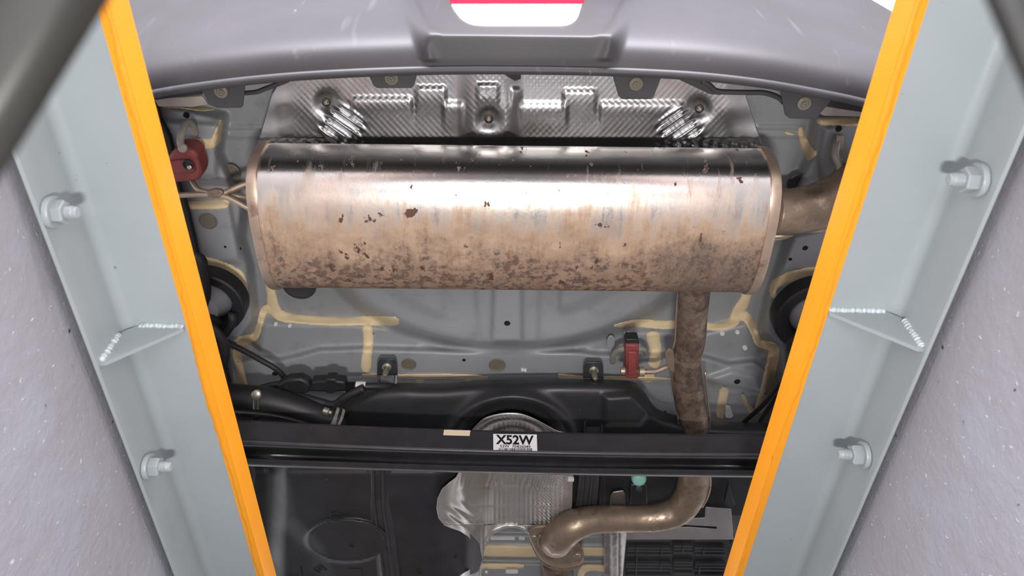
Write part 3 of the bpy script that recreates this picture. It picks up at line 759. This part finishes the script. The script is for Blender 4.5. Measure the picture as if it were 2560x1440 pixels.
# intermediate pipe: out of the drum, over the axle beam, round to the flange
ip = [(1736, 660, .975, 40), (1735, 725, .975, 40), (1730, 790, .98, 38), (1725, 850, .98, 38), (1714, 900, .985, 37), (1716, 940, .985, 38), (1724, 1000, .985, 38), (1735, 1060, .985, 37), (1738, 1110, .985, 36), (1736, 1170, .985, 36)]
w = [P(u, v, h) for u, v, h, r in ip]
tube('intermediate_pipe', w, [r*pxm(p) for p, (_, _, _, r) in zip(w, ip)], M['pipe'], exh, 26, 7)
ip2 = [(1735, 1150, .985, 38), (1735, 1190, .985, 39), (1726, 1235, .985, 38), (1698, 1275, .983, 36), (1650, 1293, .98, 34), (1590, 1297, .98, 32.5), (1530, 1298, .975, 33), (1478, 1300, .965, 35), (1436, 1313, .955, 38), (1410, 1331, .955, 40), (1398, 1342, .962, 41), (1392, 1349, .974, 41), (1390, 1352, .990, 41)]
w = [P(u, v, h) for u, v, h, r in ip2]
p2 = tube('front_bend', w, [r*pxm(p) for p, (_, _, _, r) in zip(w, ip2)], M['pipe'], exh, 28, 7)
# little hanger bracket with rod going to the middle rubber
tube('hanger_rod', [P(u, v, h) for u, v, h in ((1690, 912, .985), (1665, 918, .98), (1640, 928, .975), (1612, 929, .973), (1600, 929, .976), (1588, 929, .992))], .0048, M['rod'], exh, 12, 6)
for u in (1601, 1607): lathe('rod_collar', P(u, 929, .972), (1, 0, 0), [(-.002, .004), (-.002, .0085), (.002, .0085), (.002, .004)], M['rod'], exh, 14)
lathe('rod_knob', P(1556, 927, .972), (1, 0, 0), [(-.004, 0), (-.003, .006), (.003, .007), (.006, .004)], M['rod'], exh, 12)
plate('pipe_bracket', [(1662, 884), (1672, 872), (1684, 876), (1690, 930), (1680, 934), (1668, 915)], .972, .004, M['flange'], exh, .001)
# seams on the pipe edges
for pts in ([(1696, 728), (1690, 800), (1688, 850), (1676, 900), (1682, 950), (1692, 1010), (1698, 1075)], [(1763, 930), (1768, 990), (1774, 1040), (1773, 1085)]):
    tube('pipe_seam', [P(u, v, .978) for u, v in pts], .0018, M['rim'], exh, 8, 6)
tube('pipe_seam', [P(u, v, .98) for u, v in ((1776, 1190), (1775, 1220), (1768, 1245), (1755, 1268))], .002, M['rim'], exh, 8, 6)
# flange plate at the pipe's end, two bolts
fl = [(1322, 1333), (1336, 1320), (1366, 1317), (1376, 1322), (1412, 1335), (1436, 1342), (1448, 1362), (1460, 1388), (1457, 1400), (1441, 1408), (1405, 1413), (1376, 1407), (1348, 1388), (1331, 1358)]
fo = plate('flange_plate', fl, .985, .007, M['flange'], exh, .002, True)
plate('flange_gasket', [(u*.985+1393*.015, v*.985+1366*.015+7) for u, v in fl], .994, .006, M['rim'], exh, .0015, True)
for u, v in ((1336, 1342), (1443, 1387)):
    c = P(u, v, .985); m = pxm(c)
    lathe('flange_bolt', c, (0, 0, -1), [(-.001, 9.5*m), (.003, 9.5*m), (.0045, 8*m), (.0048, 0)], M['zinc'], fo, 18)
tube('weld_ring', [P(1391+45*math.cos(a), 1352+32*math.sin(a), .982) for a in np.linspace(-.5, math.pi+.5, 26)], .0032, M['flange'], exh, 8, 0)
fp = thing('front_exhaust_pipe', 'rusty front exhaust pipe below the two-bolt flange at the bottom edge', 'exhaust pipe', tuple(P(1395, 1410, 1.0)))
tube('pipe', [P(1392, 1395, 1.045), P(1393, 1420, 1.047), P(1392, 1470, 1.05), P(1388, 1560, 1.055)], .037, M['pipe'], fp, 28, 6)
plate('flange_plate', [(u*.99+1393*.01, v*.985+1366*.015+16) for u, v in fl], 1.002, .006, M['flange'], fp, .0015, True)

# ------------------------------------------------------------------ red rubber hangers
t = thing('rubber_hanger', 'red rubber exhaust hanger beside the left orange edge', 'rubber hanger', tuple(P(465, 410, .985)))
plate('rubber_block', [(420, 395), (432, 378), (450, 370), (478, 374), (492, 388), (494, 402), (502, 424), (500, 444), (486, 453), (420, 456), (408, 430)], .985, .035, M['red'], t, .004, True)
plate('rubber_ridge', [(425, 404), (476, 402), (486, 418), (480, 432), (428, 432), (420, 418)], .981, .006, M['red'], t, .002, True)
c = P(471, 411, .981); lathe('bush_hole', c, (0, 0, -1), [(0, .008), (.0022, .008), (.003, .0065), (.0008, .005), (.0008, 0)], M['rubber'], t, 16)
lathe('pin_end', c+Vector((.002, .004, 0)), (0, -.3, -1), [(0, .0034), (.004, .0034), (.005, .002), (.005, 0)], M['zinc'], t, 10)
t = thing('rubber_hanger', 'red rubber exhaust hanger left of the intermediate pipe', 'rubber hanger', tuple(P(1580, 900, .985)))
plate('rubber_block', [(1564, 862), (1597, 862), (1598, 880), (1596, 900), (1599, 925), (1600, 944), (1590, 947), (1570, 947), (1562, 944), (1566, 915), (1564, 890)], .985, .03, M['red'], t, .003)
plate('rubber_ridge', [(1570, 880), (1592, 880), (1591, 905), (1595, 938), (1567, 938), (1571, 905)], .980, .007, M['red'], t, .002)
plate('dark_top', [(1565, 848), (1596, 848), (1598, 863), (1563, 863)], .99, .02, M['rubber'], t, .002)

# ================================================================== rear axle beam
def row(u): return 1063+(u-640)*(1085-1050)/1240.0 - 0.0
def axle():
    us = list(range(420, 2121, 20)); rings = []
    for u in us:
        f = min(1.0, abs(u-1260)/620.0)
        top = 1050+(u-600)*35/1280 + 9*(1-f*f)
        bot = 1166+(u-620)*28/1260 + (4*(1-f*f))
        e = np.exp(-((f-.80)/.20)**2)                   # pressed hollows near both ends
        Hh = bot-top
        g = .010+.016*e
        sec = [(0.0, .016), (.015, .006), (.05, .001), (.12, 0), (.44, -.004), (.49, -.0075), (.525, -.0085), (.56, -.006), (.59, -.002+.2*g), (.63, .55*g), (.68, .9*g), (.72, g),
               (.765, .9*g), (.80, .6*g), (.818, .15*g-.001), (.832, -.0035), (.86, -.0042), (.95, -.0038), (.985, -.0012), (1.0, .014)]
        ring = [P(u, top+a*Hh, .862+b) for a, b in sec]
        rings.append(ring+[P(u, bot-5, .93), P(u, top+5, .93)])
    return rings
bt = thing('rear_axle_beam', 'black steel rear axle beam crossing below the fuel tank', 'axle beam', tuple(P(1260, 1110, .87)))
sharp(loft('beam', axle(), M['beam'], bt), 50)
plate('tape_strip', [(1110, 1075), (1176, 1077), (1174, 1090), (1108, 1088)], .8612, .0008, M['tape'], bt, 0)
st = plate('part_label', [(1233, 1085.5), (1342, 1087), (1343.5, 1137), (1233.5, 1135)], .8572, .0008, M['white'], bt, 0)
st['label'] = 'white sticker printed X52W above a barcode'
def text(body_, u, v, hpx, h, sx=1.0, bold=.0, parent=st):
    cu = bpy.data.curves.new('print', 'FONT'); cu.body = body_; cu.align_x = 'CENTER'; cu.align_y = 'CENTER'
    cu.offset = bold; cu.resolution_u = 4
    c = P(u, v, h); a = P(u+10, v+.2, h); b = P(u, v-10, h)
    X = (a-c).normalized(); Yv = (b-c).normalized(); Z = X.cross(Yv)
    s = (P(u, v-hpx/2, h)-P(u, v+hpx/2, h)).length/.69
    me0 = bpy.data.objects.new('tmp', cu); COL.objects.link(me0)
    dg = bpy.context.evaluated_depsgraph_get(); dg.update()
    me = bpy.data.meshes.new_from_object(me0.evaluated_get(dg)); bpy.data.objects.remove(me0)
    off = ROOT[parent.name]; s2 = hpx*pxm(c)/.69
    for vv in me.vertices: vv.co = c+X*(vv.co.x*s2*sx)+Yv*(vv.co.y*s)-off
    return me
me = text('X52W', 1287, 1101, 21.5, .8568, 1.06, .032)
link('lettering', me, M['ink'], st, False)
me = text('52W  70426049', 1288, 1116.5, 6.6, .8568, 1.22, .012)
link('lettering', me, M['ink'], st, False)
rr = random.Random(5); vs, fs = [], []; u = 1247.0
while u < 1330:
    w = rr.choice((.9, .9, 1.6, 2.2)); 
    n = len(vs); vs += [P(u, 1120.5, .8568), P(u+w, 1120.5, .8568), P(u+w, 1134, .8568), P(u, 1134, .8568)]; fs.append((n, n+1, n+2, n+3)); u += w+rr.choice((.9, 1.2, 2.0))
raw('barcode', vs, fs, M['ink'], st, False)

# ================================================================== fuel tank
TT = cat([(560, 1010), (700, 1022), (830, 1020), (862, 1005), (890, 985), (930, 965), (1000, 957), (1060, 958), (1120, 957), (1200, 951), (1280, 948), (1420, 947), (1550, 950), (1590, 957), (1612, 980), (1628, 1006), (1650, 1025), (1700, 1040), (1780, 1052), (1990, 1060)], 6)
tu = [p[0] for p in TT]; tvv = [p[1] for p in TT]
def HT(U, V):
    U = np.asarray(U, float); V = np.asarray(V, float)
    t = V-np.interp(U, tu, tvv)
    h = .975+.045*np.exp(-np.clip(t, 0, 300)/14.0)
    h = h-.012*sm(V-1040, 60)
    # raised welt arching over the exhaust tunnel
    d = np.hypot((U-1280)/1.28, V-1112)
    h = h+.10*sm(81-d, 9)*(V < 1135)
    h = h-.014*np.exp(-((d-118)/16)**2)*(V < 1110)
    h = h-.010*sm(sd_poly(U, V, [(1510, 990), (1580, 985), (1625, 1030), (1600, 1060), (1510, 1060)]), 12)
    h = h+.006*sm(sd_poly(U, V, [(640, 1010), (860, 1020), (860, 1080), (640, 1080)]), 12)
    # lower half, left lobe
    h = h-.025*sm(V-1165, 30)*sm(1190-U, 30)
    e = np.hypot((U-868)/100, (V-1352)/52)
    h = h-.0075*sm(1-e, .10)
    h = h-.004*np.exp(-((e-1.0)/.06)**2)
    h = h+.03*sm(np.hypot((U-655)/1.0, (V-1440)/1.4)*-1+130, 60)*0
    edge_l = sm(sd_poly(U, V, [(655, 1150), (690, 1150), (720, 1300), (790, 1380), (820, 1460), (640, 1460)]), 30)
    h = h+.012*edge_l
    h = h+.03*sm(690-U, 30)*(V > 1150)
    h = h+.025*sm(U-1130, 60)*sm(V-1160, 15)
    return h
tank = thing('fuel_tank', 'black plastic saddle fuel tank arching over the exhaust tunnel', 'fuel tank', tuple(P(1000, 1200, .96)))
def tank_patch(name, lo, hi, us, rows=4.0): return relief(name, lo, hi, HT, us, M['tank'], tank, .004, rows)
vs, fs = [], []; N, R = 330, 50
for i in range(R+1):
    for j in range(N+1):
        u = 600+1400*j/N; a = float(np.interp(u, tu, tvv)); v = a+(1150-a)*i/R
        vs.append((u, v))
U = np.array([a for a, b in vs]); V = np.array([b for a, b in vs]); H = HT(U, V)
vs = [P(a, b, c) for a, b, c in zip(U, V, H)]
fs = [(i*(N+1)+j, i*(N+1)+j+1, (i+1)*(N+1)+j+1, (i+1)*(N+1)+j) for i in range(R) for j in range(N)]
o = raw('tank_shell', vs, fs, M['tank'], tank)
TL = edge([(655, 1140), (668, 1180), (662, 1230), (664, 1300), (690, 1400), (700, 1480)])
TR = edge([(1500, 1140), (1500, 1172), (1170, 1174), (1165, 1260), (1172, 1330), (1198, 1360), (1206, 1400), (1196, 1430), (1150, 1446), (1060, 1480)])
tank_patch('tank_lobe', 1140, 1480, lambda v: (TL(v)-30, min(TR(v), 1230)))
disc('boss', 841, 1291, 14, M['tank'], .002, -.001, tank, HT)
disc('vent_hole', 879, 1364, 5, M['liner'], .0006, 0, tank, HT, True, 14)
disc('vent_hole', 1137, 1391, 5, M['liner'], .0006, 0, tank, HT, True, 14)
plate('moulded_mark', [(870, 1422), (905, 1422), (905, 1440), (870, 1440)], float(HT(np.array([880.]), np.array([1430.]))[0])-.001, .003, M['tank'], tank, 0)
def glyph(lines, parent=tank):
    k = 0
    for a, b in lines:
        pts = [(a[0]+(b[0]-a[0])*i/4, a[1]+(b[1]-a[1])*i/4) for i in range(5)]
        ribbon('moulded_mark', pts, 1.6, HT, M['liner'], parent, .0012, .1, k); k += 1
glyph([((783, 1424), (800, 1412)), ((783, 1424), (800, 1432)), ((800, 1412), (816, 1426)), ((793, 1422), (803, 1419)), ((794, 1426), (806, 1424))])
glyph([((1040, 1424), (1054, 1424)), ((1042, 1430), (1054, 1432)), ((1044, 1437), (1054, 1436)), ((752, 1418), (756, 1440))])
# the right half behind the bend, deep in shade
t = plate('tank_side', [(1428, 1160), (1720, 1170), (1800, 1190), (1880, 1190), (1860, 1290), (1560, 1300), (1428, 1300)], 1.03, .02, M['tank'], tank, .002)
plate('side_rib', [(1500, 1185), (1514, 1185), (1512, 1290), (1498, 1290)], 1.018, .014, M['tank'], tank, .002)
plate('side_pad', [(1576, 1212), (1618, 1212), (1620, 1262), (1574, 1262)], 1.018, .014, M['tank'], tank, .003)
plate('side_hook', [(1812, 1255), (1822, 1208), (1830, 1240), (1838, 1262), (1826, 1268)], 1.0, .01, M['dark'], tank, .001)
c = P(1598, 1198, 1.012); m = pxm(c)
cp = lathe('valve_cap', c, (0, -.4, -1), [(-.006, 19*m), (.001, 18*m), (.004, 15.5*m), (.006, 9*m), (.0064, 0)], M['teal'], tank, 24); cp['label'] = 'pale teal round valve cap'
c = P(1597, 1220, 1.014); lathe('cap_stub', c, (0, -.3, -1), [(-.003, 11*m), (.003, 9*m), (.005, 5*m), (.005, 0)], M['dark'], tank, 16)

# straps
def strap(label, segs, bolt, mat=M['strap']):
    t = thing('tank_strap', label, 'strap', tuple(P(segs[0][0][0][0], segs[0][0][0][1], segs[0][1])))
    for k, (pts, h0, h1, prof) in enumerate(segs):
        q = cat([(c[0], c[1], c[2]) for c in pts], 8); rings = []
        for i, (u, v, w) in enumerate(q):
            h = h0+(h1-h0)*i/(len(q)-1)
            rings.append([P(u+a*w, v, h+b) for a, b in prof])
        sharp(loft('strap_band', rings, mat, t, closed=True), 45)
    if bolt:
        u, v, h = bolt
        pl = plate('strap_end', [(u-25, v-32), (u-18, v-42), (u+18, v-42), (u+24, v-34), (u+26, v+6), (u-26, v+6)], h, .004, mat, t, .001)
        c = P(u, v-24, h); m = pxm(c)
        b = lathe('strap_bolt', c+Vector((0, 0, .0)), (0, -.12, -1), [(0, 12*m), (.004, 12*m), (.006, 9*m), (.006, 7*m), (.026, 6.4*m), (.030, 4.5*m), (.031, 0)], M['zinc'], t, 16)
        plate('strap_fold', [(u-25, v+2), (u+25, v+2), (u+25, v+7), (u-25, v+7)], h-.004, .006, mat, t, .001)
    return t
RIB = [(-1, .002), (-1, -.002), (-.72, -.004), (-.6, -.0075), (-.42, -.0075), (-.3, -.0035), (.1, -.0035), (.2, -.0075), (.38, -.0075), (.5, -.0035), (.8, -.004), (1, -.002), (1, .002)]
RIB2 = [(-1, .002), (-1, -.004), (-.82, -.0045), (-.74, -.001), (.7, -.001), (.8, -.0045), (1, -.004), (1, .002)]
strap('black steel tank strap left of the tunnel with a protruding bolt', [([(969, 938, 24), (966, 985, 25), (964, 1030, 26), (962, 1100, 26)], 1.03, .962, RIB2), ([(947, 1140, 32), (948, 1200, 30), (950, 1270, 28), (961, 1350, 28), (972, 1440, 28), (975, 1480, 28)], .945, .935, RIB)], (968, 940, 1.035))
strap('black steel tank strap right of the tunnel with a protruding bolt', [([(1482, 945, 23), (1483, 990, 23), (1484, 1030, 24), (1483, 1100, 24)], 1.03, .955, RIB2), ([(1474, 1140, 26), (1472, 1200, 26), (1466, 1260, 26), (1460, 1330, 26)], .99, 1.0, RIB)], (1484, 948, 1.035))

# ================================================================== tunnel heat shield
def HTS(U, V):
    c = np.exp(-np.abs((U-1282)/105)**3)
    h = .985+.05*c
    w = np.clip(1-np.abs(U-1285)/150, 0, 1)**.6
    h = h+.0009*(np.cos(U*.56)*.85+np.cos(V*.85)*.2)*w*np.where((U > 1195), 1, .4)
    fold = 4*np.sin(U*.05)
    for v0 in (1212, 1258, 1296):
        h = h+.0014*np.exp(-((V-v0-.0008*(U-1280)**2+fold*.3)/5.0)**2)*np.exp(-np.abs((U-1282)/120)**4)
    h = h+.0022*np.sin(U*.42+V*.12)*np.exp(-((V-1200)/20)**2)*np.exp(-((np.abs(U-1275)-70)/45)**2)
    h = h+.004*np.sin(V*.22-U*.16)*np.exp(-np.hypot((U-1150)/34, (V-1290)/26)**2)
    h = h-.055*sm(1185-U, 45)-.01*sm(1130-U, 20)
    h = h+.0016*np.cos(V*.72+U*.05)*np.cos(U*.75)*sm(1420-U, 40)*sm(U-1330, 20)
    return h
th = thing('tunnel_heat_shield', 'silver embossed tunnel heat shield with wavy edge in the bottom middle', 'heat shield', tuple(P(1280, 1240, 1.0)))
TSL = edge([(1172, 1150), (1152, 1172), (1140, 1194), (1105, 1222), (1094, 1245), (1091, 1270), (1096, 1296), (1112, 1315), (1150, 1328), (1172, 1342), (1184, 1364), (1187, 1395), (1182, 1420), (1160, 1432), (1142, 1445), (1138, 1480)])
TSR = edge([(1434, 1150), (1432, 1200), (1430, 1260), (1424, 1300), (1400, 1340)])
arch = lambda u: 1312+.0058*(u-1277)**2
TSI = edge([(1277, 1312), (1255, 1315), (1238, 1322), (1224, 1336), (1216, 1352), (1210, 1380), (1206, 1410), (1203, 1440), (1200, 1480)])
relief('shield_sheet', 1150, 1312, HTS, lambda v: (TSL(v), TSR(v)), M['foil2'], th, .0008, 2.6)
relief('shield_leg', 1312, 1480, HTS, lambda v: (TSL(v), TSI(v)), M['foil2'], th, .0008, 2.6)
TSJ = edge([(1277, 1312), (1300, 1315), (1318, 1324), (1330, 1336), (1345, 1360)])
relief('shield_leg', 1312, 1350, HTS, lambda v: (TSJ(v), 1400), M['foil2'], th, .0008, 2.6)
tube('rolled_edge', [P(u, v+1, float(HTS(np.array([u*1.]), np.array([v*1.]))[0])-.001) for u, v in ((1215, 1352), (1224, 1336), (1238, 1323), (1256, 1315), (1277, 1312), (1300, 1315), (1318, 1323), (1332, 1338))], .005, M['foil2'], th, 10, 6)
def HDM(U, V):
    d = np.hypot((U-1280)/1.3, V-1122)
    h = .955+.03*np.clip(1-d/90, 0, 1)
    h = h+.0012*(np.cos(U*.55)*1.2+np.cos(d*.55))*np.exp(-((U-1275)/75)**2)
    h = h+.003*np.exp(-((d-62)/4)**2)
    return h
DM = cat([(1165, 1108), (1178, 1082), (1195, 1062), (1215, 1046), (1245, 1037), (1275, 1034), (1305, 1037), (1340, 1051), (1368, 1066), (1392, 1078), (1428, 1086)], 6)
vs, fs = [], []; n = 22
for i, (u, v) in enumerate(DM):
    for k in range(n):
        f = k/(n-1); uu = u+(1283-u)*f*.98 if True else u; vv = v+(1112-v)*f*.98
        vs.append(P(uu, vv, float(HDM(np.array([uu]), np.array([vv]))[0])))
for i in range(len(DM)-1):
    for k in range(n-1): q = i*n+k; fs.append((q, q+1, q+n+1, q+n))
raw('shield_dome', vs, fs, M['foil2'], th)
tube('dome_rim', [P(u, v, .952) for u, v in DM], .0022, M['foil2'], th, 8, 0)
c = P(1427, 1197, .985); box('shield_clip', tuple(c-Vector((.006, .004, .004))), tuple(c+Vector((.006, .004, .003))), M['clip'], th, .001)

# ================================================================== filler hose, wiring, brake line
fh = thing('filler_hose', 'thick black fuel filler hose running left of the tank', 'hose', tuple(P(720, 1030, .97)))
hp = [(520, 990, .96), (600, 996, .96), (680, 1004, .96), (750, 1022, .96), (800, 1040, .955), (850, 1052, .955)]
w = [P(*q) for q in hp]
tube('hose', w, [r*pxm(p) for r, p in zip((36, 36, 35, 32, 30, 30), w)], M['rubber'], fh, 24, 8)
def clamp(u, v, h, r, dirpx, mat):
    c = P(u, v, h); d = (P(u+dirpx[0], v+dirpx[1], h)-c).normalized(); m = pxm(c)
    k = lathe('hose_clamp', c, d, [(-11*m, r*m), (-11*m, (r+3)*m), (-4*m, (r+3.5)*m), (-4*m, (r+1)*m), (4*m, (r+1)*m), (4*m, (r+3.5)*m), (11*m, (r+3)*m), (11*m, r*m)], mat, fh, 30)
    return k
k1 = clamp(838, 1050, .955, 30, (10, 4), M['hook']); 
c = P(818, 1029, .93); lathe('clamp_screw', c, (1, .2, -.2), [(-.006, 0), (-.006, .0065), (.002, .0065), (.004, .004), (.008, .004), (.008, 0)], M['zinc'], k1, 14)
for du in (0, 9):
    tube('clamp_tail', [P(637+du, 993, .928), P(636+du, 1010, .928), P(636+du, 1021, .93)], .0022, M['zinc'], fh, 8, 4)
c = P(642, 986, .928); lathe('clamp_screw', c, (0, -.5, -1), [(-.003, .008), (.004, .008), (.006, .005), (.006, 0)], M['zinc'], fh, 12)
tube('breather_hose', [P(u, v, h) for u, v, h in ((640, 975, .98), (680, 982, .98), (740, 990, .98), (800, 1005, .975), (835, 1012, .97), (870, 990, .97), (910, 970, .975))], .0075, M['rubber'], fh, 12, 8)
wh = thing('wire_harness', 'black wiring connectors with a white tape band left of the tank strap', 'wiring', tuple(P(820, 965, 1.0)))
tube('cable', [P(u, v, h) for u, v, h in ((600, 985, 1.0), (650, 972, 1.0), (690, 962, 1.0), (730, 960, .995), (780, 968, .99), (860, 968, .99), (910, 966, .99), (960, 966, 1.0), (1005, 972, 1.02))], .0068, M['rubber'], wh, 12, 8)
plate('connector', [(690, 966), (720, 950), (750, 948), (768, 956), (778, 968), (772, 984), (740, 986), (700, 976)], .98, .02, M['dark'], wh, .004); wh.children[-1].data.materials[0] = M['rubber']
plate('connector', [(778, 956), (812, 954), (816, 948), (838, 948), (842, 954), (862, 956), (866, 976), (842, 979), (832, 985), (816, 984), (810, 978), (778, 980)], .98, .02, M['rubber'], wh, .003)
for i in range(7): lathe('ridge', P(867+i*3.4, 967.5, .985), (1, 0, 0), [(-.0008, .0085), (0, .0098), (.0008, .0085)], M['rubber'], wh, 16)
lathe('tape_band', P(902, 967, .988), (1, .02, 0), [(-.008, .0066), (-.008, .0092), (.0085, .0095), (.0085, .0066)], M['white'], wh, 20)
bl = thing('brake_line', 'thin black brake line curving across the left body rail', 'brake line', tuple(P(650, 900, 1.02)))
tube('line', [P(u, v, h) for u, v, h in ((556, 852, 1.0), (600, 872, 1.005), (650, 899, 1.01), (690, 922, 1.01), (712, 945, 1.01), (728, 972, 1.005), (745, 1000, 1.0))], .0052, M['rubber'], bl, 12, 8)
tube('line_sleeve', [P(u, v, 1.01) for u, v in ((566, 857), (576, 861), (588, 866))], .0066, M['rubber'], bl, 12, 4)
bl2 = thing('brake_line', 'thin dark cable slanting beside the right orange edge', 'brake line', tuple(P(1920, 1010, 1.0)))
tube('line', [P(u, v, h) for u, v, h in ((1975, 930, .99), (1945, 970, .99), (1905, 1015, 1.0), (1868, 1048, 1.01), (1840, 1075, 1.02))], .0042, M['rubber'], bl2, 10, 6)
# vertical hose beside the left spring
bl3 = thing('damper_tube', 'black damper tube in front of the left spring', 'damper', tuple(P(508, 690, .98)))
tube('tube', [P(u, v, h) for u, v, h in ((496, 632, .985), (499, 650, .98), (505, 690, .98), (510, 725, .98), (508, 760, .985))], [.004, .0105, .011, .011, .010], M['rubber'], bl3, 16, 6)

# ================================================================== coil springs
def spring(label, cu, cv, R, seat_h, mirror):
    t = thing('coil_spring', label, 'coil spring', tuple(P(cu, cv, .95)))
    c = P(cu, cv, seat_h); m = pxm(c)
    k = 1/.82
    seat = lathe('spring_seat', c, (0, 0, -1), [(-.02, R*m), (.0, R*m), (.006, R*.98*m), (.008, R*.93*m), (.004, R*.72*m), (.004, R*.66*m), (-.006, R*.6*m), (-.006, R*.5*m), (-.01, R*.45*m)], M['rubber'], t, 48)
    lathe('seat_cone', c, (0, 0, -1), [(-.012, R*.62*m), (-.004, R*.58*m), (.012, R*.40*m), (.02, R*.36*m), (.02, 0)], M['body'], t, 32)
    turns = 3.4; pts = []
    dirv = Vector((-.01*mirror, .12, -.16))
    for i in range(int(turns*22)+1):
        a = i/22*2*math.pi; f = i/(turns*22)
        pts.append(c+Vector((0, .012, -.012))+dirv*f+Vector((math.cos(a)*R*.66*m, math.sin(a)*R*.66*m, 0)))
    tube('coil', pts, .0068, M['rubber'], t, 12, 0)
    for j, (dx, dy, dz, r) in enumerate(((.0, .03, -.03, .024), (.0, .075, -.07, .030))):
        lathe('bump_stop', c+Vector((dx, dy, dz)), (-.05*mirror, .55, -.8), [(-.02, r*.7), (-.012, r), (-.004, r*.72), (.006, r*1.02), (.016, r*.75), (.024, r*.9), (.03, r*.4), (.03, 0)], M['liner'], t, 24)
    return t
spring('black coil spring in its seat beyond the left orange edge', 522, 756, 92, 1.0, 1)
spring('black coil spring in its seat beyond the right orange edge', 2038, 790, 104, 1.0, -1)

# ================================================================== finned black module with foil shields, bottom right
md = thing('canister_module', 'black ribbed plastic canister in the bottom right of the opening', 'canister', tuple(P(1700, 1400, 1.02)))
plate('case', [(1556, 1340), (1838, 1344), (1826, 1400), (1812, 1480), (1540, 1480), (1550, 1400)], 1.03, .04, M['tank'], md, .002)
rr = random.Random(9)
for v in (1352, 1372, 1379, 1388, 1412, 1419, 1427, 1440):
    for a, b in ((1566, 1678), (1684, 1732), (1738, 1812)):
        o = (-5 if a == 1684 else 0)
        plate('rib', [(a+rr.uniform(-3, 3), v-2.4+o), (b+rr.uniform(-3, 3), v-2.0+o), (b, v+2.2+o), (a, v+2.0+o)], 1.022, .010, M['dark'], md, .0006)
for u, v0, v1 in ((1592, 1368, 1440), (1655, 1372, 1392), (1652, 1412, 1430), (1708, 1366, 1384), (1760, 1374, 1390), (1750, 1414, 1436), (1830, 1352, 1362)):
    plate('cross_rib', [(u-1.5, v0), (u+1.5, v0), (u, v1), (u-3, v1)], 1.019, .010, M['dark'], md, .0006)
fs_ = thing('foil_shield', 'crinkled aluminium foil shield plate behind the lower exhaust bend', 'heat shield', tuple(P(1700, 1330, 1.0)))
plate('foil_plate', [(1566, 1325), (1640, 1320), (1725, 1318), (1792, 1323), (1792, 1317), (1700, 1312), (1700, 1298), (1762, 1295), (1764, 1268), (1828, 1273), (1834, 1349), (1566, 1349)], .998, .0025, M['foil3'], fs_, .0006)
def HF(U, V): return 1.0-.018*np.exp(-((U-1548)/16)**2)+.0005*np.sin(V*.35+U*.2)*np.sin(V*.13)+.008*sm(1540-U, 14)
relief('foil_strip', 1328, 1480, HF, lambda v: (1510+.0*(v), 1568-(v-1330)*.10), M['foil3'], fs_, .001, 2.5)
plate('foil_tab', [(1526, 1240), (1532, 1231), (1558, 1227), (1563, 1236), (1563, 1300), (1526, 1300)], 1.005, .003, M['foil3'], fs_, .0008)
